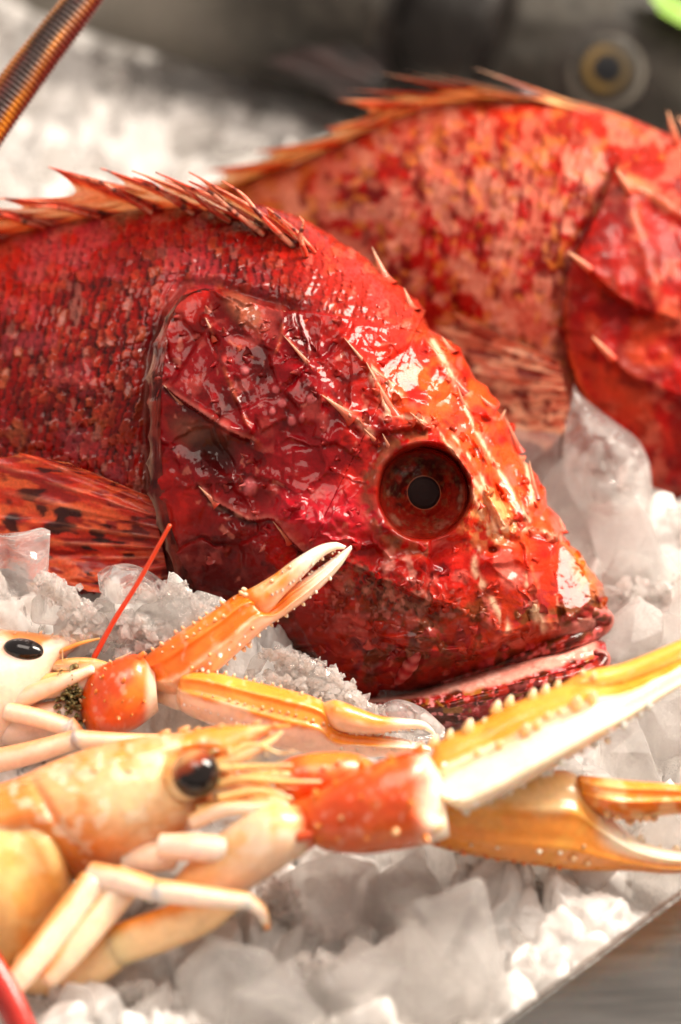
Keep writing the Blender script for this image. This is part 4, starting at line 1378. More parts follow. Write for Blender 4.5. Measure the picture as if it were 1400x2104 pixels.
# carpus of the raised claw
g, inf = claw_part(LA, [(160, 1425, 165, 1470, .35, 57.0), (190, 1380, 185, 1506, .75, 56.8), (240, 1355, 225, 1512, .9, 56.6), (285, 1345, 275, 1500, .85, 56.6), (318, 1378, 326, 1462, .6, 56.7)],
                   shell_col(S_RED, S_DO, .75, .2, 221, S_OR, .7, ends=(.80, .93, lin('#f3d2b8'))))
for k, (x, y, dx, dy, r) in enumerate(((285, 1350, 12, -14, 9), (176, 1478, -6, 10, 10), (210, 1395, 4, -8, 5), (215, 1440, 0, -5, 5), (250, 1400, 3, -6, 5), (255, 1440, 2, -5, 5), (240, 1475, 2, 5, 5),
                                       (300, 1440, 5, 2, 6), (195, 1420, 0, -5, 5), (275, 1470, 2, -4, 5), (305, 1352, 8, -8, 6))):
    spikes(g, inf, (x, y), (x, y), 1, (dx, dy), r, S_DO, lin('#ec8a4a'), k, lift=.08)
spikes(g, inf, (170, 1440), (230, 1362), 6, (-5, -7), 5, S_DO, S_PALE, 31, lift=.04)
g.build('arm_segment', M_SHELL, LA)


def rows(g, inf, specs):
    for k, (cv, n, vec, r, lift, c0, c1) in enumerate(specs):
        spikes(g, inf, None, None, n, vec, r, c0, c1, 40 + k, lift=lift, curve=cv)


# raised claw: hand with the fixed finger
def hand_disp(a, b):
    def f(x, y, c, s):
        return .10 * np.exp(-((c - a) / .07) ** 2) * sst(.98, .7, s) + .07 * np.exp(-((c - b) / .06) ** 2) + .03 * (fbm(x / 40, y / 40, 230, 3) - .5)
    return f


g, inf = claw_part(LA, [(296, 1352, 322, 1420, .45, 56.9), (320, 1332, 370, 1432, .7, 56.8), (370, 1298, 425, 1398, .8, 56.75), (440, 1254, 482, 1348, .8, 56.75), (500, 1218, 545, 1292, .7, 56.8),
                        (540, 1250, 580, 1268, .4, 56.85), (590, 1212, 618, 1242, .33, 56.9), (640, 1178, 662, 1206, .27, 57.0), (690, 1142, 700, 1165, .18, 57.1), (722, 1120, 724, 1128, .05, 57.2)],
                   shell_col('#e27010', '#f2ccae', .66, .07, 231, S_OR, .5, ends=(.66, .88, lin('#f3dfcb'))), ns=130, disp=hand_disp(.25, .68))
rows(g, inf, [([(300, 1348), (370, 1300), (440, 1256), (496, 1220)], 13, (-5, -7), 6, .03, S_DO, S_PALE), ([(322, 1350), (390, 1308), (460, 1266)], 10, (-2, -5), 5, .10, S_OR, S_WH),
              ([(370, 1425), (430, 1390), (490, 1345), (550, 1290)], 11, (3, 6), 7, .10, S_PINK, S_WH), ([(400, 1385), (460, 1345), (520, 1292)], 8, (1, 4), 7, .12, S_PINK, S_WH),
              ([(555, 1285), (620, 1240), (680, 1188)], 9, (3, 4), 5, .03, S_PALE, S_WH), ([(545, 1246), (600, 1206), (660, 1166), (700, 1138)], 18, (-3, -4), 4, .02, S_PALE, S_WH),
              ([(350, 1400), (420, 1355), (520, 1290)], 5, (0, 0), 5, .08, S_OR, S_PALE)])
clA = g.build('claw', M_SHELL, LA)
g, inf = claw_part(LA, [(498, 1216, 520, 1266, .5, 56.75), (520, 1206, 548, 1262, .48, 56.6), (560, 1182, 586, 1222, .38, 56.55), (610, 1146, 628, 1180, .3, 56.6), (655, 1121, 662, 1146, .22, 56.7),
                        (690, 1114, 690, 1130, .14, 56.85), (712, 1122, 708, 1128, .04, 57.0)], shell_col('#e47a22', '#f1c09a', .7, .2, 232, S_PALE, .4, ends=(.35, .7, lin('#f4e2d0'))))
rows(g, inf, [([(560, 1222), (610, 1190), (655, 1150), (690, 1132)], 16, (2, 4), 4, .0, S_PALE, S_WH), ([(506, 1216), (512, 1226)], 2, (-5, -5), 8, .08, S_OR, S_WH), ([(560, 1192), (600, 1164)], 3, (0, -3), 6, .1, S_OR, S_WH)])
g.build('movable_finger', M_SHELL, clA)

# lower claw of the same animal, lying flat over the ice
g, inf = claw_part(LA, [(366, 1388, 362, 1440, .4, 56.6), (378, 1378, 375, 1462, .6, 56.4), (430, 1380, 420, 1484, .7, 56.3), (510, 1398, 490, 1512, .75, 56.2), (590, 1416, 575, 1540, .7, 56.15), (664, 1442, 650, 1552, .6, 56.2),
                        (690, 1490, 690, 1556, .42, 56.2), (760, 1506, 765, 1556, .34, 56.25), (830, 1518, 832, 1552, .25, 56.3), (885, 1534, 886, 1546, .08, 56.4)],
                   shell_col('#ea9034', '#f2cdb4', .52, .06, 241, S_YEL, .4, ends=(.78, .92, lin('#f4d9c4'))), ns=130, disp=hand_disp(.18, .52))
rows(g, inf, [([(385, 1380), (470, 1388), (560, 1408), (655, 1438)], 15, (2, -6), 5, .02, S_OR, S_WH), ([(400, 1424), (500, 1446), (600, 1468), (680, 1492)], 17, (0, -4), 4, .08, S_OR, S_WH),
              ([(380, 1446), (450, 1470), (530, 1498)], 12, (0, 3), 4, .06, S_PINK, S_WH), ([(700, 1496), (770, 1512), (830, 1522), (878, 1534)], 34, (0, -4), 3, .01, S_PALE, S_WH),
              ([(700, 1540), (760, 1540), (840, 1538)], 5, (0, -3), 4, .05, S_PALE, S_WH)])
clB = g.build('claw', M_SHELL, LA)
g, inf = claw_part(LA, [(664, 1444, 668, 1484, .42, 56.15), (690, 1438, 690, 1500, .48, 55.95), (730, 1452, 728, 1508, .40, 55.9), (780, 1470, 776, 1508, .3, 55.95), (830, 1476, 826, 1500, .24, 56.05),
                        (870, 1482, 866, 1498, .16, 56.2), (890, 1498, 884, 1506, .08, 56.35), (896, 1510, 892, 1512, .03, 56.4)], shell_col('#e9923c', '#f2c8a2', .55, .2, 242, S_PALE, .5, ends=(.5, .75, lin('#f5e0cc'))))
rows(g, inf, [([(720, 1506), (780, 1508), (830, 1500), (872, 1496)], 28, (0, 4), 3, .0, S_PALE, S_WH)])
g.build('movable_finger', M_SHELL, clB)
leg(LA, [[(330, 1415, 57.2, 30), (372, 1420, 56.8, 40), (400, 1425, 56.6, 34)]], seed=245, top='#efc3a8', low='#f2d2c0', name='arm_segment')

# ---- the big one in front
LB = thing('langoustine', 'big yellow-orange langoustine lying in front with round black eye and long spiny claws', 'langoustine', U(250, 1830, 53.2))


def cara_col(x, y, c, s, fr):
    n = fbm(x / 90, y / 90, 251, 4); n2 = fbm(x / 30, y / 30, 252, 3)
    col = np.tile(lin('#e48e46'), x.shape + (1,))
    col = mixc(col, sst(.25, .08, c) * .8, lin('#e58c34'))
    col = mixc(col, sst(.45, .6, n) * .7, lin('#ecb686'))
    col = mixc(col, np.exp(-ell(x, y, 300, 1650, 110, 80) ** 4) * .75, lin('#eed0a2'))
    band = np.exp(-(polydist(x, y, catmull([(20, 1600), (60, 1660), (110, 1720), (190, 1790)], 20))[0] / 44) ** 2)
    col = mixc(col, band * .85, lin('#dd7816'))
    col = mixc(col, sst(.86, .97, c) * .7, lin('#e5862c'))
    col = mixc(col, sst(.6, .68, n2) * .4, lin('#f6ead2'))
    return col


def cara_disp(x, y, c, s):
    g1 = np.exp(-(polydist(x, y, catmull([(60, 1590), (100, 1660), (150, 1730), (215, 1796)], 20))[0] / 9) ** 2)
    g2 = np.exp(-(polydist(x, y, [(150, 1580), (260, 1545), (380, 1530)])[0] / 12) ** 2)
    ey = np.exp(-ell(x, y, 404, 1592, 62, 58) ** 4)
    return -.10 * g1 + .10 * g2 - .5 * ey + .05 * (fbm(x / 40, y / 40, 255, 3) - .5)


g = Geo()
infB = loft(g, [(596, 1488, 598, 1494, .03, 52.6), (540, 1490, 548, 1508, .14, 52.6), (480, 1490, 500, 1560, .45, 52.7), (430, 1494, 462, 1640, .9, 52.8), (370, 1505, 410, 1695, 1.25, 52.9), (290, 1514, 330, 1750, 1.55, 53.0),
                (200, 1532, 232, 1802, 1.75, 53.1), (120, 1560, 150, 1808, 1.8, 53.2), (30, 1600, 60, 1760, 1.8, 53.3), (-60, 1625, -60, 1800, 1.8, 53.4), (-160, 1660, -160, 1850, 1.5, 53.6)], 150, 110, 24, cara_col, cara_disp, back=.9)
spikes(g, infB, None, None, 7, (14, -9), 8, S_OR, S_PALE, 61, lift=.0, curve=[(330, 1512), (420, 1498), (500, 1492), (560, 1490)])
spikes(g, infB, None, None, 5, (12, -4), 6, S_YEL, S_WH, 62, lift=.1, curve=[(440, 1545), (500, 1530), (545, 1508)])
spikes(g, infB, None, None, 4, (12, 2), 6, S_YEL, S_WH, 63, lift=.1, curve=[(120, 1600), (240, 1580), (340, 1600)])
g.build('carapace', M_SHELL, LB)
g = Geo()


def abd_col(x, y, c, s, fr):
    n = fbm(x / 80, y / 80, 261, 4)
    col = np.tile(lin('#e2a257'), x.shape + (1,))
    col = mixc(col, sst(.45, .62, n) * .8, lin('#e6bf7e'))
    col = mixc(col, np.exp(-(np.abs(((s * 3.2) % 1) - .5) / .06) ** 2) * .5, lin('#dd9238'))
    return col


loft(g, [(120, 1650, 150, 1806, 1.2, 53.2), (60, 1640, 150, 1850, 1.6, 53.1), (0, 1640, 110, 1920, 1.75, 53.0), (-70, 1650, 40, 1990, 1.8, 52.9), (-150, 1690, -40, 2060, 1.7, 52.9), (-240, 1760, -120, 2120, 1.4, 53.0),
         (-320, 1860, -220, 2150, 1.0, 53.2)], 90, 70, 20, abd_col, lambda x, y, c, s: .12 * np.sin(s * 3.2 * 2 * np.pi) * .6 + .05 * (fbm(x / 60, y / 60, 262, 3) - .5))
g.build('abdomen', M_SHELL, LB)


def eyeB_col(l):
    up = l[..., 1] * .8 - l[..., 0] * .55 - .08
    n = fbm(l[..., 0] * 2 + 5, l[..., 1] * 2, 263, 3)
    col = np.tile(lin('#120a08'), l.shape[:-1] + (1,))
    col = mixc(col, sst(.10, .3, up + .3 * (n - .5)), lin('#8a3410'))
    col = mixc(col, sst(.42, .7, up), lin('#c08a58'))
    return col


g = Geo()
ball(g, U(403, 1590, 51.6), (.52, .52, .50), eyeB_col)
g.build('eye', M_EYE, LB)
g = Geo()
tube(g, [(358, 1612, 52.2, 34), (376, 1602, 51.9, 46), (396, 1594, 51.85, 49)], 20, 24, tcol('#eaa860', '#f1d3a6', 265))
g.build('eye_stalk', M_SHELL, LB)
# face: scales, antennules, mouthparts between the eye and the claws
for k, st in enumerate(([(430, 1600, 440, 1650, .3, 52.0), (480, 1590, 490, 1640, .25, 51.9), (540, 1582, 545, 1614, .15, 51.9), (596, 1585, 597, 1592, .03, 52.0)],
                        [(400, 1650, 410, 1690, .3, 51.9), (470, 1640, 480, 1676, .22, 51.8), (540, 1632, 545, 1658, .14, 51.8), (586, 1640, 587, 1646, .03, 51.9)],
                        [(440, 1560, 446, 1588, .25, 52.2), (490, 1540, 496, 1568, .2, 52.1), (545, 1520, 550, 1538, .12, 52.1), (580, 1500, 582, 1506, .03, 52.2)])):
    g = Geo()
    loft(g, st, 30, 20, 10, shell_col('#eeb06a', '#f4d9b4', .4, .25, 270 + k))
    g.build('antennal_scale', M_SHELL, LB)
for k, p in enumerate(([(450, 1580, 51.8, 9), (520, 1575, 51.7, 6), (600, 1572, 51.6, 3)], [(440, 1615, 51.7, 9), (500, 1600, 51.5, 7), (580, 1605, 51.4, 5), (660, 1606, 51.4, 3)],
                       [(450, 1640, 51.5, 9), (530, 1625, 51.4, 7), (600, 1640, 51.4, 4)], [(470, 1550, 52.0, 8), (520, 1530, 52, 5), (575, 1548, 51.9, 3)],
                       [(430, 1668, 51.5, 12), (500, 1660, 51.4, 10), (570, 1668, 51.4, 5)], [(480, 1600, 51.6, 6), (540, 1612, 51.5, 5), (585, 1632, 51.4, 3)])):
    whisker(LB, p, '#f0b878', 'antennule', tipc='#f2cfa0')
leg(LB, [[(395, 1690, 51.6, 18), (460, 1664, 51.3, 15), (530, 1660, 51.2, 14), (590, 1656, 51.2, 9)]], seed=281, top='#f0b27c', name='mouthpart')
leg(LB, [[(330, 1738, 51.4, 26), (410, 1742, 51.1, 29), (494, 1749, 51.0, 27)]], seed=282, top='#f0c4a0', low='#f5dac8', name='mouthpart')
# fine bristles about the mouthparts
for par, x0, y0, x1, y1, dd, n in ((LB, 440, 1540, 590, 1700, 51.5, 46), (LA, 90, 1350, 250, 1420, 56.6, 34)):
    g = Geo()
    rng = np.random.RandomState(21)
    for k in range(n):
        x = rng.uniform(x0, x1); y = rng.uniform(y0, y1); ln = rng.uniform(14, 42); an = rng.normal(-.12, .45)
        a = U(x, y, dd + rng.uniform(0, .5)); b = U(x + ln * math.cos(an), y + ln * math.sin(an), dd + rng.uniform(-.2, .3))
        cone(g, a, b, .022, lin('#e0a060'), lin('#f0cfa0'), ((0, 1), (.5, .7), (.9, .4)), n=5, bend=UPV * rng.uniform(-.06, .06))
    g.build('bristles', M_SHELL, par)
# walking legs folded under the body
leg(LB, [[(188, 1800, 51.4, 30), (262, 1812, 51.0, 26), (334, 1834, 50.8, 24)], [(322, 1830, 50.8, 25), (420, 1842, 50.6, 22), (512, 1852, 50.6, 18)], [(508, 1850, 50.6, 16), (536, 1872, 50.7, 13), (550, 1908, 50.9, 6)]],
    seed=283, top='#eda468', low='#f6dcca', tip='#e8862e')
leg(LB, [[(196, 1812, 51.3, 34), (120, 1910, 50.8, 32), (60, 1985, 50.4, 28), (14, 2040, 50.2, 24)]], seed=284, top='#eda05a', low='#f3d2b6')
leg(LB, [[(270, 1800, 51.5, 36), (200, 1890, 51.0, 32), (140, 1965, 50.7, 27), (95, 2016, 50.6, 20)]], seed=285, top='#eca25c', low='#f3d0b0')
leg(LB, [[(40, 1990, 52.0, 50), (140, 1998, 51.7, 48), (220, 1960, 51.5, 44), (260, 1922, 51.4, 30)], [(236, 1944, 51.4, 42), (330, 1912, 51.3, 44), (420, 1876, 51.2, 40), (500, 1826, 51.4, 26)]], seed=286, top='#e98e36', low='#f0c592', flat=.6)
leg(LB, [[(260, 1770, 52.2, 30), (310, 1760, 52.0, 34), (360, 1760, 52.0, 26)]], seed=287, top='#f0c4a4', low='#f5dcc8')
# arm of the near claw: broad pale segment, then the red wrist
g, inf = claw_part(LB, [(330, 1836, 360, 1880, .4, 52.0), (400, 1760, 430, 1872, .7, 51.8), (480, 1690, 510, 1828, .85, 51.5), (560, 1650, 600, 1772, .8, 51.4), (630, 1660, 650, 1738, .6, 51.6)],
                   shell_col('#f0b478', '#f0c9a4', .5, .2, 291, S_WH, .5, ends=(.9, .99, lin('#e0541a'))))
spikes(g, inf, (628, 1712), (628, 1712), 1, (44, -10), 22, S_RED, S_RED, 5, lift=.2)
g.build('arm_segment', M_SHELL, LB)
g, inf = claw_part(LB, [(560, 1580, 570, 1650, .5, 52.9), (600, 1556, 610, 1668, .7, 52.8), (680, 1545, 690, 1670, .75, 52.8), (740, 1552, 750, 1650, .6, 52.9), (780, 1575, 785, 1625, .3, 53.0)],
                   shell_col(S_RED, S_DO, .8, .2, 292, S_OR, .5))
spikes(g, inf, (660, 1580), (740, 1560), 3, (4, -5), 7, S_DO, S_WH, 6, lift=.12)
g.build('arm_segment', M_SHELL, LB)
g, inf = claw_part(LB, [(596, 1650, 610, 1690, .4, 52.0), (640, 1632, 650, 1740, .9, 51.7), (720, 1590, 730, 1755, 1.15, 51.5), (800, 1556, 810, 1748, 1.2, 51.4), (870, 1545, 880, 1735, 1.05, 51.5), (905, 1590, 925, 1720, .7, 51.8)],
                   shell_col(S_RED, S_DO, .7, .25, 293, S_OR, .8, ends=(.74, .93, lin('#f6dfc6'))),
                   disp=lambda x, y, c, s: .09 * (fbm(x / 45, y / 45, 294, 3) - .5) - .35 * np.exp(-ell(x, y, 890, 1640, 36, 44) ** 4))
for k, (x, y, dx, dy, r) in enumerate(((648, 1634, -2, -16, 12), (690, 1608, 0, -16, 13), (745, 1580, 2, -16, 13), (800, 1558, 4, -18, 14), (850, 1546, 6, -16, 13), (706, 1678, 0, -5, 11), (740, 1640, 0, -5, 5), (760, 1720, 0, 4, 8),
                                       (806, 1704, 0, 4, 11), (700, 1722, 0, 4, 7), (840, 1655, 3, -4, 10), (660, 1700, -8, 4, 9), (905, 1700, 28, -14, 17), (870, 1722, 8, 10, 9))):
    spikes(g, inf, (x, y), (x, y), 1, (dx, dy), r, S_OR if k != 12 else S_PALE, S_PALE if k in (5, 8, 12) else lin('#ec8a4a'), k, lift=.14)
g.build('arm_segment', M_SHELL, LB)


# near claw pointing up to the right: spiny keel, pale flat face
def bigc(x, y, c, s, fr):
    n = fbm(x / 60, y / 60, 301, 4)
    col = np.tile(lin('#e58c22'), x.shape + (1,))
    col = mixc(col, sst(.4, .65, n) * .5, S_YEL)
    col = mixc(col, sst(.30, .40, c + .15 * (n - .5)), lin('#f5e2c4'))
    col = mixc(col, np.exp(-((c - .60 + .04 * (n - .5)) / .035) ** 2) * sst(.35, .6, s) * .6, lin('#e9b45c'))
    col = mixc(col, sst(.72, .95, s) * .3, S_YEL)
    return col


g, inf = claw_part(LB, [(884, 1556, 912, 1650, .55, 52.6), (900, 1525, 960, 1668, .85, 52.7), (980, 1484, 1040, 1634, 1.0, 52.9), (1080, 1434, 1130, 1584, 1.0, 53.1), (1190, 1398, 1235, 1520, .9, 53.4), (1262, 1400, 1300, 1478, .75, 53.6),
                        (1350, 1372, 1372, 1428, .55, 53.8), (1440, 1325, 1455, 1380, .45, 54.1), (1540, 1278, 1548, 1318, .3, 54.4), (1620, 1248, 1624, 1262, .08, 54.6)], bigc, ns=150, disp=lambda x, y, c, s: .95 * sst(.36, .92, c) * sst(1.0, .6, s) + .16 * np.exp(-((c - .36) / .07) ** 2) * sst(.75, .5, s) - .10 * np.exp(-((c - .62) / .05) ** 2) * sst(.3, .5, s) + .04 * (fbm(x / 40, y / 40, 303, 3) - .5), ex=.65)
rows(g, inf, [([(892, 1535), (980, 1486), (1080, 1436), (1190, 1400)], 10, (6, -20), 13, .0, S_YEL, S_WH), ([(960, 1560), (1040, 1520), (1120, 1478), (1215, 1432)], 10, (6, -12), 13, .26, S_YEL, S_WH),
              ([(960, 1662), (1060, 1622), (1160, 1566), (1280, 1490), (1360, 1432)], 20, (5, 9), 11, .03, S_WH, S_WH), ([(920, 1570), (900, 1610), (930, 1640)], 4, (-5, 3), 11, .2, S_WH, S_WH),
              ([(1230, 1408), (1300, 1396), (1400, 1350)], 16, (-1, -4), 5, .05, S_YEL, S_YEL)])
clC = g.build('claw', M_SHELL, LB)
g, inf = claw_part(LB, [(1150, 1408, 1168, 1446, .4, 53.3), (1200, 1380, 1216, 1430, .5, 53.3), (1280, 1362, 1292, 1408, .42, 53.5), (1380, 1322, 1390, 1368, .36, 53.8), (1480, 1278, 1490, 1318, .28, 54.1), (1590, 1240, 1594, 1258, .08, 54.5)],
                   shell_col('#eaa23c', '#efc070', .7, .3, 305, S_YEL, .5))
spikes(g, inf, (1205, 1384), (1216, 1388), 2, (2, -14), 11, S_YEL, S_WH, 7, lift=.08)
g.build('movable_finger', M_SHELL, clC)


# far claw behind it, fingers open at the right border
def farc(x, y, c, s, fr):
    n = fbm(x / 60, y / 60, 311, 4)
    col = np.tile(lin('#efc48c'), x.shape + (1,))
    col = mixc(col, sst(.3, .52, c + .3 * (n - .5)), lin('#ee9434'))
    col = mixc(col, sst(.58, .7, n) * .6, S_YEL)
    col = mixc(col, sst(.52, .62, s) * sst(.75, .45, c), lin('#f5e4c8'))
    return col


g, inf = claw_part(LB, [(850, 1660, 855, 1715, .5, 53.6), (890, 1610, 890, 1738, .85, 53.6), (980, 1590, 980, 1760, 1.05, 53.6), (1090, 1586, 1085, 1776, 1.1, 53.7), (1180, 1588, 1180, 1788, 1.0, 53.8), (1232, 1650, 1240, 1790, .7, 53.8),
                        (1300, 1716, 1300, 1790, .5, 53.8), (1380, 1746, 1378, 1796, .4, 53.8), (1460, 1750, 1462, 1786, .28, 53.9), (1540, 1738, 1542, 1748, .06, 54)], farc, ns=130, disp=hand_disp(.4, .8))
rows(g, inf, [([(900, 1735), (980, 1756), (1085, 1772), (1180, 1782)], 12, (3, 7), 7, .03, S_DO, S_OR), ([(930, 1728), (1020, 1742), (1110, 1750), (1150, 1750)], 6, (0, 3), 8, .12, S_PALE, S_WH),
              ([(1180, 1760), (1195, 1740), (1215, 1770)], 3, (3, 0), 11, .12, S_OR, S_PALE), ([(1290, 1716), (1360, 1742), (1420, 1752)], 5, (2, -10), 11, .04, S_PALE, S_WH)])
clD = g.build('claw', M_SHELL, LB)
g, inf = claw_part(LB, [(1190, 1592, 1200, 1660, .6, 53.6), (1230, 1596, 1250, 1680, .62, 53.4), (1300, 1604, 1310, 1684, .5, 53.4), (1380, 1610, 1385, 1674, .42, 53.5), (1460, 1622, 1464, 1672, .32, 53.6), (1550, 1660, 1552, 1690, .2, 53.8), (1590, 1700, 1590, 1706, .04, 53.9)],
                   shell_col('#e8902a', '#e67c14', .5, .3, 315, lin('#f0d098'), .6), disp=hand_disp(.2, .55))
rows(g, inf, [([(1250, 1676), (1300, 1684), (1350, 1680)], 6, (0, 9), 12, .06, S_OR, S_PALE)])
g.build('movable_finger', M_SHELL, clD)

# ---- parts of other shellfish reaching into the picture
g = Geo()


def ant_col(S, T, P):
    r = .5 + .5 * np.sin(S * 1180)
    n = fbm(S * 9, np.cos(T) * 2 + 4, 321, 3)
    col = np.tile(lin('#200405'), S.shape + (1,))
    am = np.clip(np.abs(np.sin(T * 1.0 - .9 + 1.5 * (n - .5))), 0, 1)
    w = np.cos(T) + 1.1 * (fbm(S * 5, T * 0, 322, 2) - .5)
    amb = np.exp(-((w - .68) / .17) ** 2) + np.exp(-((w + .66) / .18) ** 2)
    col = mixc(col, np.clip(amb, 0, 1) * .95, lin('#e08a12'))
    col = mixc(col, sst(.7, .95, np.abs(w)) * .8, lin('#6e1208'))
    col = mixc(col, r * (.02 + .25 * np.clip(amb, 0, 1)), lin('#d9983c'))
    col = mixc(col, sst(.55, .65, n) * .6, lin('#5a0f08'))
    return col


tube(g, [(-520, 1230, 62.2, 66), (-400, 930, 62.8, 62), (-240, 600, 63.5, 54), (-80, 340, 63.8, 46), (40, 170, 64.2, 41), (170, 0, 64.6, 35), (330, -220, 65.2, 28), (520, -480, 66, 20)], 2200, 28, ant_col, shape=lambda S, T: 1 + .05 * np.sin(S * 1180) + .02 * np.sin(T * 3))
tag(g.build('lobster_antenna', M_ANT, None, U(-520, 1230, 62.2)), 'thick ringed dark red and amber lobster antenna in the top left corner', 'antenna')
g = Geo()
tube(g, [(-70, 1930, 50.2, 40), (-10, 2010, 50.0, 34), (30, 2080, 49.8, 30), (70, 2170, 49.6, 26)], 40, 24, tcol('#c0200e', '#8c140a', 331), flat=.8)
tag(g.build('shellfish_leg', M_SHELL, None, U(-70, 1930, 50.2)), 'bright red blurred shellfish leg in the bottom left corner', 'leg of shellfish')
# ------------------------------------------------------------------ ice bed, ice chunks, tray, things far behind


def mounds(X, Y):
    """height of the packed ice (cm)"""
    h = np.zeros_like(X)
    for px, py, d, rx, ry, hh in MOUNDS:
        c = U(px, py, d)
        h = np.maximum(h, hh * np.exp(-(((X - c[0]) / rx) ** 2 + ((Y - c[1]) / ry) ** 2)))
    return h


MOUNDS = [(340, 1250, 58.4, 3.2, 1.6, 3.9), (60, 1230, 58.6, 3.4, 2.0, 3.6), (600, 1390, 58.2, 2.6, 1.3, 1.9), (-200, 1250, 60, 6, 4, 3.0), (1200, 1000, 67.5, 5, 3, 1.6), (1450, 1100, 66, 5, 3, 1.6),
          (300, 300, 88, 14, 12, 1.0)]


def bed_h(X, Y):
    wx = X + .5 * (vn2(X * 1.3, Y * 1.3, 401) - .5); wy = Y + .5 * (vn2(X * 1.3, Y * 1.3, 402) - .5)
    h = mounds(X, Y)
    for px, py, d, rr, dp in ((980, 1440, 60.3, 2.6, 1.5), (840, 1460, 60.2, 2.0, 1.1), (1150, 1400, 60.6, 2.0, 1.1)):   # hollow pressed by the fish's chin
        c = U(px, py, d)
        h = h - dp * np.exp(-(((X - c[0]) / rr) ** 2 + ((Y - c[1]) / rr) ** 2))
    for sc, amp, tilt, sd in ((2.3, 1.2, .8, 411), (1.05, .55, .8, 421)):
        f1, f2, cid, ox, oy = worley(wx / sc, wy / sc, sd)
        a = cid * 57.0
        h = h + amp * (cid - .5) * sst(0, .14, f2 - f1) + tilt * sc * .5 * (np.cos(a) * ox + np.sin(a) * oy) * sst(0, .2, f2 - f1) - .18 * sc * sst(.12, 0, f2 - f1)
    h = h + .22 * (fbm(X * 2.2, Y * 2.2, 431, 3) - .5)
    return h - .35


# rim of the tray runs diagonally at the bottom right: everything of the ice stays inside it
RA = U(1030, 2104, ground_d(2104, .9)); RB = U(1400, 1832, ground_d(1832, .9))
RDIR = (RB - RA); RDIR[2] = 0; RDIR /= np.linalg.norm(RDIR)
ROUT = np.array([RDIR[1], -RDIR[0], 0.0])            # pointing out of the tray


def rim_off(X, Y):
    return (X - RA[0]) * ROUT[0] + (Y - RA[1]) * ROUT[1]


ny, nx = 520, 420
ys = 33 * (150 / 33.0) ** np.linspace(0, 1, ny)
v = np.linspace(-1, 1, nx)
Yg = np.broadcast_to(ys[:, None], (ny, nx)).copy(); Xg = v[None, :] * (ys[:, None] * .30 + 7)
off = rim_off(Xg, Yg)
push = np.maximum(off + .25, 0)
Xg = Xg - push * ROUT[0]; Yg = Yg - push * ROUT[1]
Hg = bed_h(Xg, Yg) - np.minimum(push * 3, 4)
g = Geo()
g.add(np.stack([Xg, Yg, Hg], -1).reshape(-1, 3), [grid_faces(ny, nx, False)], np.tile([.85, .8, .75], (ny * nx, 1)))
bed = g.build('crushed_ice', M_BED)
bed["kind"] = "stuff"; bed["label"] = "bed of crushed translucent ice under the fish and shellfish"

# tray
g = Geo()
prof = [(-.10, -9.0), (-.10, .78), (-.06, .86), (.0, .90), (.05, .90), (.09, .88), (.13, .88), (3.1, 1.06), (3.3, 1.0), (3.42, .8), (3.42, -9.0)]
t = np.linspace(-40, 60, 60)
pv = np.array([[RA + RDIR * tt + ROUT * a for a, z in prof] for tt in t])
for k, (a, z) in enumerate(prof):
    pv[:, k, 2] = z
g.add(pv.reshape(-1, 3), [grid_faces(len(t), len(prof), False)], np.tile([.4, .38, .35], (len(t) * len(prof), 1)))
tray = g.build('steel_tray', M_STEEL, None, RA - [0, 0, 9.0])
tag(tray, 'brushed steel rim of the tray that holds the ice', 'tray')
md = tray.modifiers.new('bevel', 'BEVEL'); md.width = .001; md.segments = 3; md.limit_method = 'ANGLE'

g = Geo()
g.add([[-250, -60, -10], [250, -60, -10], [250, 400, -10], [-250, 400, -10]], [np.array([[0, 1, 2, 3]])], [.4, .36, .32])
tb = g.build('counter', M_STEEL); tb["kind"] = "structure"


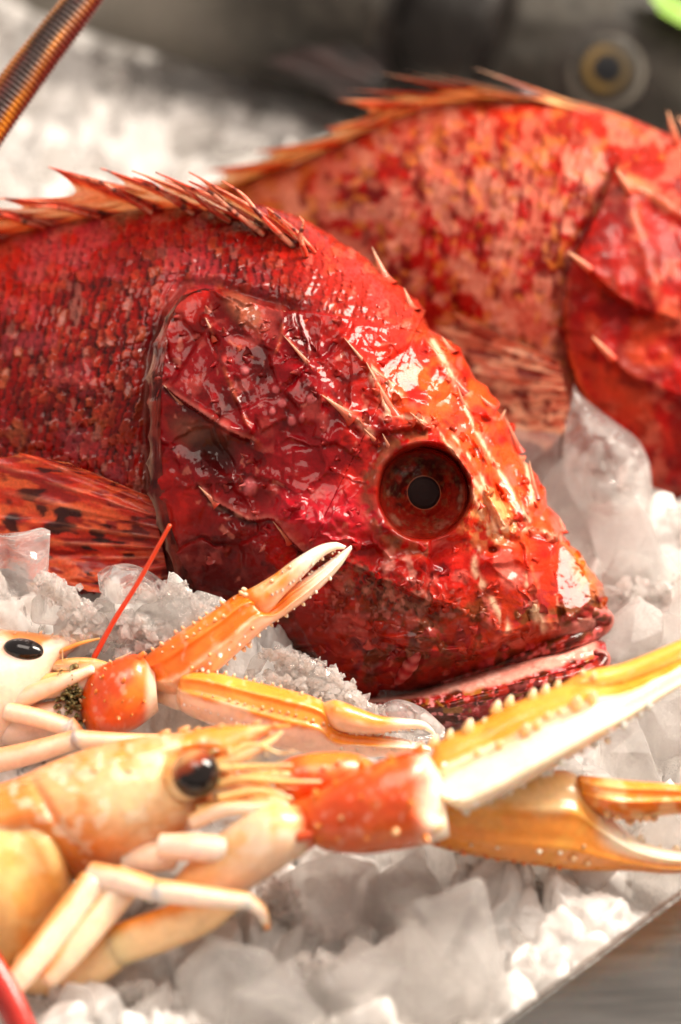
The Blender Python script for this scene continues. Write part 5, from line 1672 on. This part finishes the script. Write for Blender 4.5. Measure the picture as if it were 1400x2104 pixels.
# chunk shapes -------------------------------------------------------
def chunk_mesh(seed, kind):
    rng = random.Random(seed)
    bm = bmesh.new()
    pts = []
    if kind == 'block':
        for sx in (-1, 1):
            for sy in (-1, 1):
                for sz in (-1, 1):
                    if rng.random() < .12:
                        continue
                    pts.append(Vector((sx * rng.uniform(.7, 1), sy * rng.uniform(.6, 1), sz * rng.uniform(.5, .9))))
        for p in pts:
            p *= rng.uniform(.75, 1.0)
        for k in range(9):
            p = Vector((rng.gauss(0, 1), rng.gauss(0, 1), rng.gauss(0, 1))).normalized()
            pts.append(p * rng.uniform(.9, 1.25))
    elif kind == 'shard':
        for k in range(9):
            p = Vector((rng.gauss(0, 1), rng.gauss(0, .7), rng.gauss(0, .45)))
            pts.append(p.normalized() * rng.uniform(.5, 1.0) * (1 if k else 1.6))
        for p in pts:
            p.z *= .6
    else:
        for k in range(12):
            p = Vector((rng.gauss(0, 1), rng.gauss(0, 1), rng.gauss(0, 1))).normalized()
            pts.append(Vector((p.x, p.y * .85, p.z * .7)) * rng.uniform(.75, 1.05))
    for p in pts:
        bm.verts.new(p)
    r = bmesh.ops.convex_hull(bm, input=bm.verts)
    junk = [e for e in r['geom_interior'] if isinstance(e, bmesh.types.BMVert)] + [e for e in r['geom_unused'] if isinstance(e, bmesh.types.BMVert)]
    bmesh.ops.delete(bm, geom=list(set(junk)), context='VERTS')
    bmesh.ops.dissolve_limit(bm, angle_limit=math.radians(14), verts=bm.verts, edges=bm.edges)
    bmesh.ops.bevel(bm, geom=list(bm.edges), offset=.05 if kind != 'shard' else .04, segments=2, profile=.6, affect='EDGES', clamp_overlap=True)
    bmesh.ops.triangulate(bm, faces=bm.faces)
    bmesh.ops.subdivide_edges(bm, edges=[e for e in bm.edges if e.calc_length() > .35], cuts=2, use_grid_fill=True)
    bmesh.ops.triangulate(bm, faces=bm.faces)
    bm.normal_update()
    co = np.array([v.co[:] for v in bm.verts]); no = np.array([v.normal[:] for v in bm.verts])
    a = fbm(co[:, 0] * 1.7 + 3.1 * co[:, 2], co[:, 1] * 1.7 - 2.3 * co[:, 2], 500 + seed, 3) - .5
    b = fbm(co[:, 0] * 5 + 7 * co[:, 2], co[:, 1] * 5 - 5 * co[:, 2], 600 + seed, 2) - .5
    co = co + no * (.20 * a + .06 * b)[:, None]
    for vv, c in zip(bm.verts, co):
        vv.co = c
    for f in bm.faces:
        f.smooth = True
    bmesh.ops.recalc_face_normals(bm, faces=bm.faces)
    me = bpy.data.meshes.new('ice_chunk')
    bm.to_mesh(me); bm.free()
    return me


CH = {k: [chunk_mesh(s + 20 * i, k) for s in range(8)] for i, k in enumerate(('block', 'shard', 'pebble'))}
for k in CH:
    for me in CH[k]:
        me.materials.append(M_ICE)


def chunk(me, p, size, rot, label, group=None, mat=None):
    o = bpy.data.objects.new('ice_chunk', me)
    COL.objects.link(o)
    o.location = np.asarray(p) * CM
    o.scale = np.asarray(size) * CM
    o.rotation_euler = rot
    o["label"] = label; o["category"] = 'ice'
    if group:
        o["group"] = group
    if mat is not None:
        o.material_slots[0].link = 'OBJECT'
        o.material_slots[0].material = mat
    return o


def outlined(name, st, label, mat=None, disp=None, ns=60, nf=40, nb=24, ex=.75, back=.9):
    """a single large chunk whose faces are read off the picture, with real depth"""
    g = Geo()
    loft(g, st, ns, nf, nb, lambda x, y, c, s, f: np.tile([.9, .88, .85], x.shape + (1,)), disp, ex=ex, back=back)
    c = np.concatenate(g.v).mean(0)
    o = g.build(name, mat or M_ICE, None, c)
    tag(o, label, 'ice', 'single large ice chunks')
    return o


def icy(a, sc, seed):
    def f(x, y, c, s):
        wx = x + 8 * (fbm(x / 20, y / 20, seed + 8, 2) - .5); wy = y + 8 * (fbm(x / 20, y / 20, seed + 9, 2) - .5)
        f1, f2, cid, ox, oy = worley(wx / sc, wy / sc, seed)
        e = sst(0, .12, f2 - f1); t = cid * 57
        return a * 1.2 * ((np.cos(t) * ox + np.sin(t) * oy) * e + .5 * (cid - .5) * e) + .25 * a * (fbm(x / (sc * .3), y / (sc * .3), seed + 3, 3) - .5)
    return f


outlined('ice_chunk', [(1180, 788, 1183, 800, .1, 66.4), (1172, 830, 1205, 822, .4, 66.3), (1158, 900, 1258, 862, .9, 66.2), (1160, 970, 1312, 905, 1.2, 66.2), (1180, 1030, 1336, 960, 1.2, 66.2), (1230, 1080, 1338, 1030, 1.0, 66.2), (1290, 1090, 1330, 1060, .6, 66.2)],
         'tall pointed clear ice chunk standing between the two red fish', M_ICE, icy(.3, 60, 701))
outlined('ice_chunk', [(-120, 1120, -120, 1420, .5, 58.4), (-60, 1100, -60, 1430, .6, 58.3), (0, 1096, 0, 1420, .6, 58.2), (50, 1092, 50, 1400, .55, 58.2), (84, 1084, 76, 1380, .4, 58.2), (104, 1090, 92, 1330, .2, 58.2)],
         'upright slab of smooth clear ice at the left border beside the fin', M_ICE, icy(.15, 70, 702))
outlined('ice_chunk', [(755, 1500, 765, 1520, .2, 58.2), (770, 1460, 790, 1530, .5, 58.0), (815, 1437, 835, 1540, .7, 57.9), (870, 1455, 880, 1540, .6, 57.9), (915, 1495, 915, 1535, .3, 58)],
         'small rounded clear ice chunk under the red fish’s chin', M_ICE, icy(.2, 50, 703))
outlined('ice_chunk', [(200, 1178, 205, 1215, .25, 57.6), (225, 1162, 235, 1240, .5, 57.4), (265, 1158, 275, 1240, .6, 57.3), (310, 1175, 318, 1240, .5, 57.4), (342, 1200, 344, 1225, .2, 57.6)],
         'small glassy ice lump behind the thin red feeler', M_ICE, icy(.25, 40, 708))

# lumps piled by the claws and in the front, alike one another
GRP = 'loose ice chunks of the bed'
rs = random.Random(12)
for px, py, d, sz, kind in ((120, 1250, 57.9, .8, 'pebble'), (165, 1300, 57.6, .7, 'block'), (372, 1222, 57.9, .75, 'shard'), (425, 1262, 57.9, .7, 'pebble'), (345, 1290, 57.6, .8, 'block'), (262, 1300, 57.4, .75, 'pebble'),
                            (455, 1320, 57.9, .7, 'shard'), (215, 1260, 57.7, .6, 'pebble'), (590, 1385, 57.9, .6, 'pebble'), (650, 1415, 57.8, .6, 'block'), (700, 1450, 57.8, .55, 'pebble'), (545, 1365, 57.9, .5, 'shard'),
                            (690, 1860, 53.4, 1.4, 'block'), (930, 1960, 51.6, 1.5, 'block'), (1010, 1830, 54.0, 1.0, 'shard'), (480, 2050, 51.0, 1.3, 'block'), (300, 2085, 50.6, 1.0, 'shard'), (740, 2075, 51.0, 1.1, 'block'),
                            (600, 1960, 52.4, 1.0, 'shard'), (1130, 1840, 54.6, .9, 'pebble'), (1190, 1880, 54.2, .8, 'block'), (1080, 1960, 52.8, .8, 'shard'), (830, 1830, 53.9, .9, 'block'), (160, 2075, 50.8, .9, 'pebble'),
                            (1290, 1130, 65.5, 1.3, 'block'), (1370, 1210, 64.5, 1.2, 'shard'), (1180, 1010, 66.5, 1.2, 'pebble'), (1290, 1290, 62.0, 1.0, 'block'), (1390, 1320, 61.0, .9, 'shard'), (1390, 1080, 66, 1.3, 'pebble'),
                            (1290, 1560, 57.5, 1.0, 'block'), (1380, 1500, 58.5, 1.0, 'shard'), (1160, 1590, 57.0, .8, 'pebble'), (1330, 1700, 55.6, .8, 'shard'),
                            (1092, 945, 68.2, 1.5, 'block'), (1145, 1020, 67.4, 1.3, 'pebble'), (1052, 890, 68.8, 1.1, 'shard'), (1210, 1090, 66.4, 1.2, 'block'), (1250, 1200, 64.5, 1.0, 'pebble')):
    chunk(rs.choice(CH[kind]), U(px, py, d), (sz * rs.uniform(.9, 1.15), sz * rs.uniform(.85, 1.1), sz * rs.uniform(.8, 1.0)), (rs.uniform(0, 6.3), rs.uniform(0, 6.3), rs.uniform(0, 6.3)),
          'loose piece of clear crushed ice in the bed', GRP, M_ICE2 if rs.random() < .35 else None)

# many alike chunks, sunk into the bed at random
rs = random.Random(77)
placed = []


def free_of(p, r):
    return all((p[0] - q[0]) ** 2 + (p[1] - q[1]) ** 2 > (.62 * (r + q[2])) ** 2 for q in placed)


def project(p):
    d = np.dot(p - CAM, FWD)
    return 700 + np.dot(p - CAM, RGT) / (Q * d), 1052 - np.dot(p - CAM, UPV) / (Q * d), d


BLOCK = [  # outlines (photo px) that no loose chunk may stand in front of, with the distance of what is there
    ([(90, 330), (640, 380), (1000, 700), (1260, 1250), (1250, 1380), (950, 1490), (760, 1460), (430, 1180), (0, 1080), (0, 400)], 59.5),
    ([(380, 380), (700, 200), (1000, 140), (1400, 230), (1400, 1010), (1340, 1010), (1150, 880), (700, 500)], 68.0),
    ([(0, 1290), (200, 1290), (700, 1090), (740, 1130), (560, 1340), (900, 1480), (900, 1560), (0, 1600)], 56.5),
    ([(0, 1560), (560, 1480), (900, 1520), (1400, 1310), (1400, 1810), (620, 1760), (560, 1930), (120, 2050), (0, 2104)], 52.0),
    ([(780, 0), (1400, 0), (1400, 250), (700, 180), (550, 130)], 92)]
GRP = 'loose ice chunks of the bed'
n_ch = 0
for tries in range(5200):
    if n_ch >= 230:
        break
    py = rs.uniform(60, 2150); px = rs.uniform(-80, 1480)
    z0 = 0.0
    p = U(px, py, ground_d(py))
    if rim_off(p[0], p[1]) > -1.2 or p[1] > 128:
        continue
    sz = rs.choice([.5, .7, .9, 1.2, 1.5, 1.8]) * (1.0 if p[1] < 75 else .9)
    if not free_of(p, sz):
        continue
    zz = float(bed_h(np.array([p[0]]), np.array([p[1]]))[0])
    p = np.array([p[0], p[1], zz + sz * rs.uniform(.0, .35)])
    bad = False
    for dx in (-1, 0, 1):
        for dz in (-1, 0, 1):
            a, b, d = project(p + RGT * sz * dx + UPV * sz * dz)
            for poly, dd in BLOCK:
                if d < dd + 1.6 and inside(np.array([a]), np.array([b]), poly)[0]:
                    bad = True
    if bad:
        continue
    kind = rs.choice(['block', 'block', 'shard', 'pebble'] if p[1] < 75 else ['shard', 'pebble', 'shard'])
    chunk(rs.choice(CH[kind]), p, (sz * rs.uniform(.8, 1.2), sz * rs.uniform(.8, 1.2), sz * rs.uniform(.7, 1.1)), (rs.uniform(0, 6.3), rs.uniform(0, 6.3), rs.uniform(0, 6.3)),
          'loose piece of clear crushed ice in the bed', GRP, M_ICE2 if rs.random() < .45 else None)
    placed.append((p[0], p[1], sz)); n_ch += 1

# fine granular ice: heaps of small grains
base = []
for s in range(6):
    bm = bmesh.new()
    rr = random.Random(900 + s)
    for k in range(9):
        bm.verts.new(Vector((rr.gauss(0, 1), rr.gauss(0, 1), rr.gauss(0, 1))).normalized() * rr.uniform(.7, 1.1))
    bmesh.ops.convex_hull(bm, input=bm.verts)
    bmesh.ops.delete(bm, geom=[v_ for v_ in bm.verts if not v_.link_faces], context='VERTS')
    bmesh.ops.recalc_face_normals(bm, faces=bm.faces)
    bm.verts.index_update()
    base.append((np.array([v_.co[:] for v_ in bm.verts]), np.array([[v_.index for v_ in f.verts] for f in bm.faces])))
    bm.free()
g = Geo()
rng = np.random.RandomState(5)


def heap(n, path, wpx, d, zr, smin=.05, smax=.16):
    n = int(n * .35); smin *= .8; smax *= 1.1
    pts = catmull(path, 60)
    for k in range(n):
        q = pts[rng.randint(0, 60)]
        x = q[0] + rng.normal(0, wpx); y = q[1] + abs(rng.normal(0, wpx)) * .9
        dd = d + rng.uniform(-zr, zr)
        s = rng.uniform(smin, smax)
        vb, fb = base[rng.randint(0, 6)]
        A = np.linalg.qr(rng.normal(size=(3, 3)))[0]
        if np.linalg.det(A) < 0:
            A[:, 0] *= -1
        g.add(vb @ A.T * s + U(x, y, dd), [fb], [.9, .88, .85])


heap(900, [(560, 1335), (620, 1350), (690, 1395), (755, 1450)], 18, 57.7, .4)
heap(700, [(560, 1380), (640, 1400), (700, 1440)], 22, 57.6, .4)
heap(900, [(90, 1180), (130, 1210), (170, 1260), (150, 1300)], 16, 57.2, .5)
heap(1100, [(340, 1190), (380, 1220), (420, 1250), (380, 1300), (250, 1320)], 24, 57.5, .5)
heap(500, [(240, 1260), (300, 1280), (280, 1330)], 24, 57.2, .4, .05, .25)
heap(600, [(1060, 1800), (1120, 1830), (1180, 1860)], 26, 54.8, .5, .05, .2)
heap(500, [(560, 1800), (580, 1850), (620, 1900)], 20, 52.8, .5, .05, .2)
heap(700, [(60, 2060), (160, 2060), (280, 2020)], 30, 51.8, .6, .06, .25)
heap(500, [(1290, 1180), (1350, 1220), (1400, 1180)], 30, 64.0, .8, .08, .3)
heap(500, [(640, 1960), (690, 2020), (700, 2080)], 24, 51.4, .5, .06, .22)
gr = g.build('granular_ice', M_GRAIN, None, smooth=False)
gr["kind"] = "stuff"; gr["label"] = "fine glittering ice grains heaped around the claws and fins"

# ------------------------------------------------------------------ grey fish and a leaf far behind
FG = [(1760, 120, 1758, 170, .6, 92.0), (1640, 10, 1640, 250, 2.6, 92.0), (1500, -70, 1500, 300, 4.0, 92), (1350, -130, 1340, 330, 5.0, 92), (1180, -180, 1150, 340, 5.6, 92.3), (1000, -220, 960, 320, 5.8, 92.8), (800, -240, 760, 250, 5.6, 93.6),
      (600, -235, 560, 190, 5.0, 95), (400, -220, 370, 130, 4.0, 97), (200, -190, 190, 70, 2.8, 99), (60, -160, 60, 20, 1.6, 101), (-60, -140, -60, -60, .8, 103)]
GG = [(1040, -100), (1030, 0), (1010, 80), (980, 150), (960, 260)]
GG2 = [(860, -100), (815, 0), (795, 70), (805, 130), (850, 200)]


def colg(x, y, c, s, f):
    n = fbm(x / 120, y / 120, 801, 4); n2 = fbm(x / 30, y / 30, 802, 3)
    col = np.tile(lin('#6f6a60'), x.shape + (1,))
    col = mixc(col, sst(.4, .65, n), lin('#8a8478'))
    col = mixc(col, sst(.55, .7, n2) * .4, lin('#4a4640'))
    col = col * .19
    d, ff, sd = polydist(x, y, GG)
    col = mixc(col, np.exp(-(d / 30) ** 2) * .8, lin('#241f1d'))
    d2, ff, sd = polydist(x, y, GG2)
    col = mixc(col, np.exp(-(d2 / 34) ** 2) * .85, lin('#1c1918'))
    col = mixc(col, sst(800, 830, x) * sst(1030, 990, x) * sst(190, 120, y) * .85, lin('#0e0b0a'))
    col = mixc(col, sst(560, 300, x) * .5, lin('#a09a8e'))
    e = np.hypot(x - 1245, y - 145)
    col = mixc(col, np.exp(-((e - 88) / 20) ** 2) * .6, lin('#2e2a28'))
    return col


def dispg(x, y, c, s):
    d, ff, sd = polydist(x, y, GG); d2, f2, s2 = polydist(x, y, GG2)
    return -.5 * np.exp(-(d / 24) ** 2) - .6 * np.exp(-(d2 / 26) ** 2) + .35 * ((x > 1000) | (d < 10)) * 0 + .2 * (fbm(x / 80, y / 80, 803, 3) - .5)


g = Geo()
infg = loft(g, FG, 200, 140, 20, colg, dispg, ex=.85)
fg = thing('grey_fish', 'dark grey silvery fish far behind with a ringed eye, out of focus', 'fish', U(1100, 330, 92.5))
g.build('body', M_GREY, fg)
dg = surf_d(infg, 1245, 145)
g = Geo()
kg = Q * dg


def geye(l):
    r = np.hypot(l[..., 0], l[..., 1])
    col = np.tile(lin('#8d867a'), r.shape + (1,))
    col = mixc(col, sst(.88, .82, r), lin('#35322e'))
    col = mixc(col, sst(.64, .58, r), lin('#8c7038'))
    col = mixc(col, sst(.64, .58, r) * sst(-.2, .3, l[..., 0]) * .6, lin('#4a4436'))
    col = mixc(col, sst(.40, .34, r), lin('#14171c'))
    return col * .45


ball(g, U(1245, 145, dg + .15), (82 * kg, 82 * kg, .45), geye)
g.build('eye', M_GREY, fg)
g = Geo()
rays = [(800, 150, 88.5, 800, 95, 88.3), (790, 165, 88.4, 690, 88, 88.3), (785, 180, 88.3, 610, 92, 88.2), (780, 190, 88.2, 545, 122, 88.2), (785, 200, 88.2, 620, 160, 88.1), (795, 210, 88.2, 700, 205, 88.0)]
fin(g, rays, lambda R, V, x, y, rg: mixc(np.tile(lin('#1c1817'), R.shape + (1,)), sst(.4, .7, fbm(R, V * 3, 805, 2)) * .6, lin('#33211f')), sub=10, nl=30, notch=.1)
g.build('pectoral_fin', M_GREY, fg)
g = Geo()
rays = [(1520, 60, 88, 1325, -40, 86.5), (1520, 75, 88, 1335, -5, 86.2), (1520, 90, 88, 1352, 22, 86.0), (1520, 105, 88, 1385, 42, 86.0), (1525, 120, 88, 1440, 70, 86.2)]
fin(g, rays, lambda R, V, x, y, rg: mixc(np.tile(lin('#6f9a2c'), R.shape + (1,)), rg * .5, lin('#a8c860')), sub=10, nl=40, notch=.05, ridge=.1, wave=.3)
tag(g.build('leaf', M_LEAF, None, U(1520, 90, 88)), 'bright green leaf just showing in the top right corner', 'leaf')
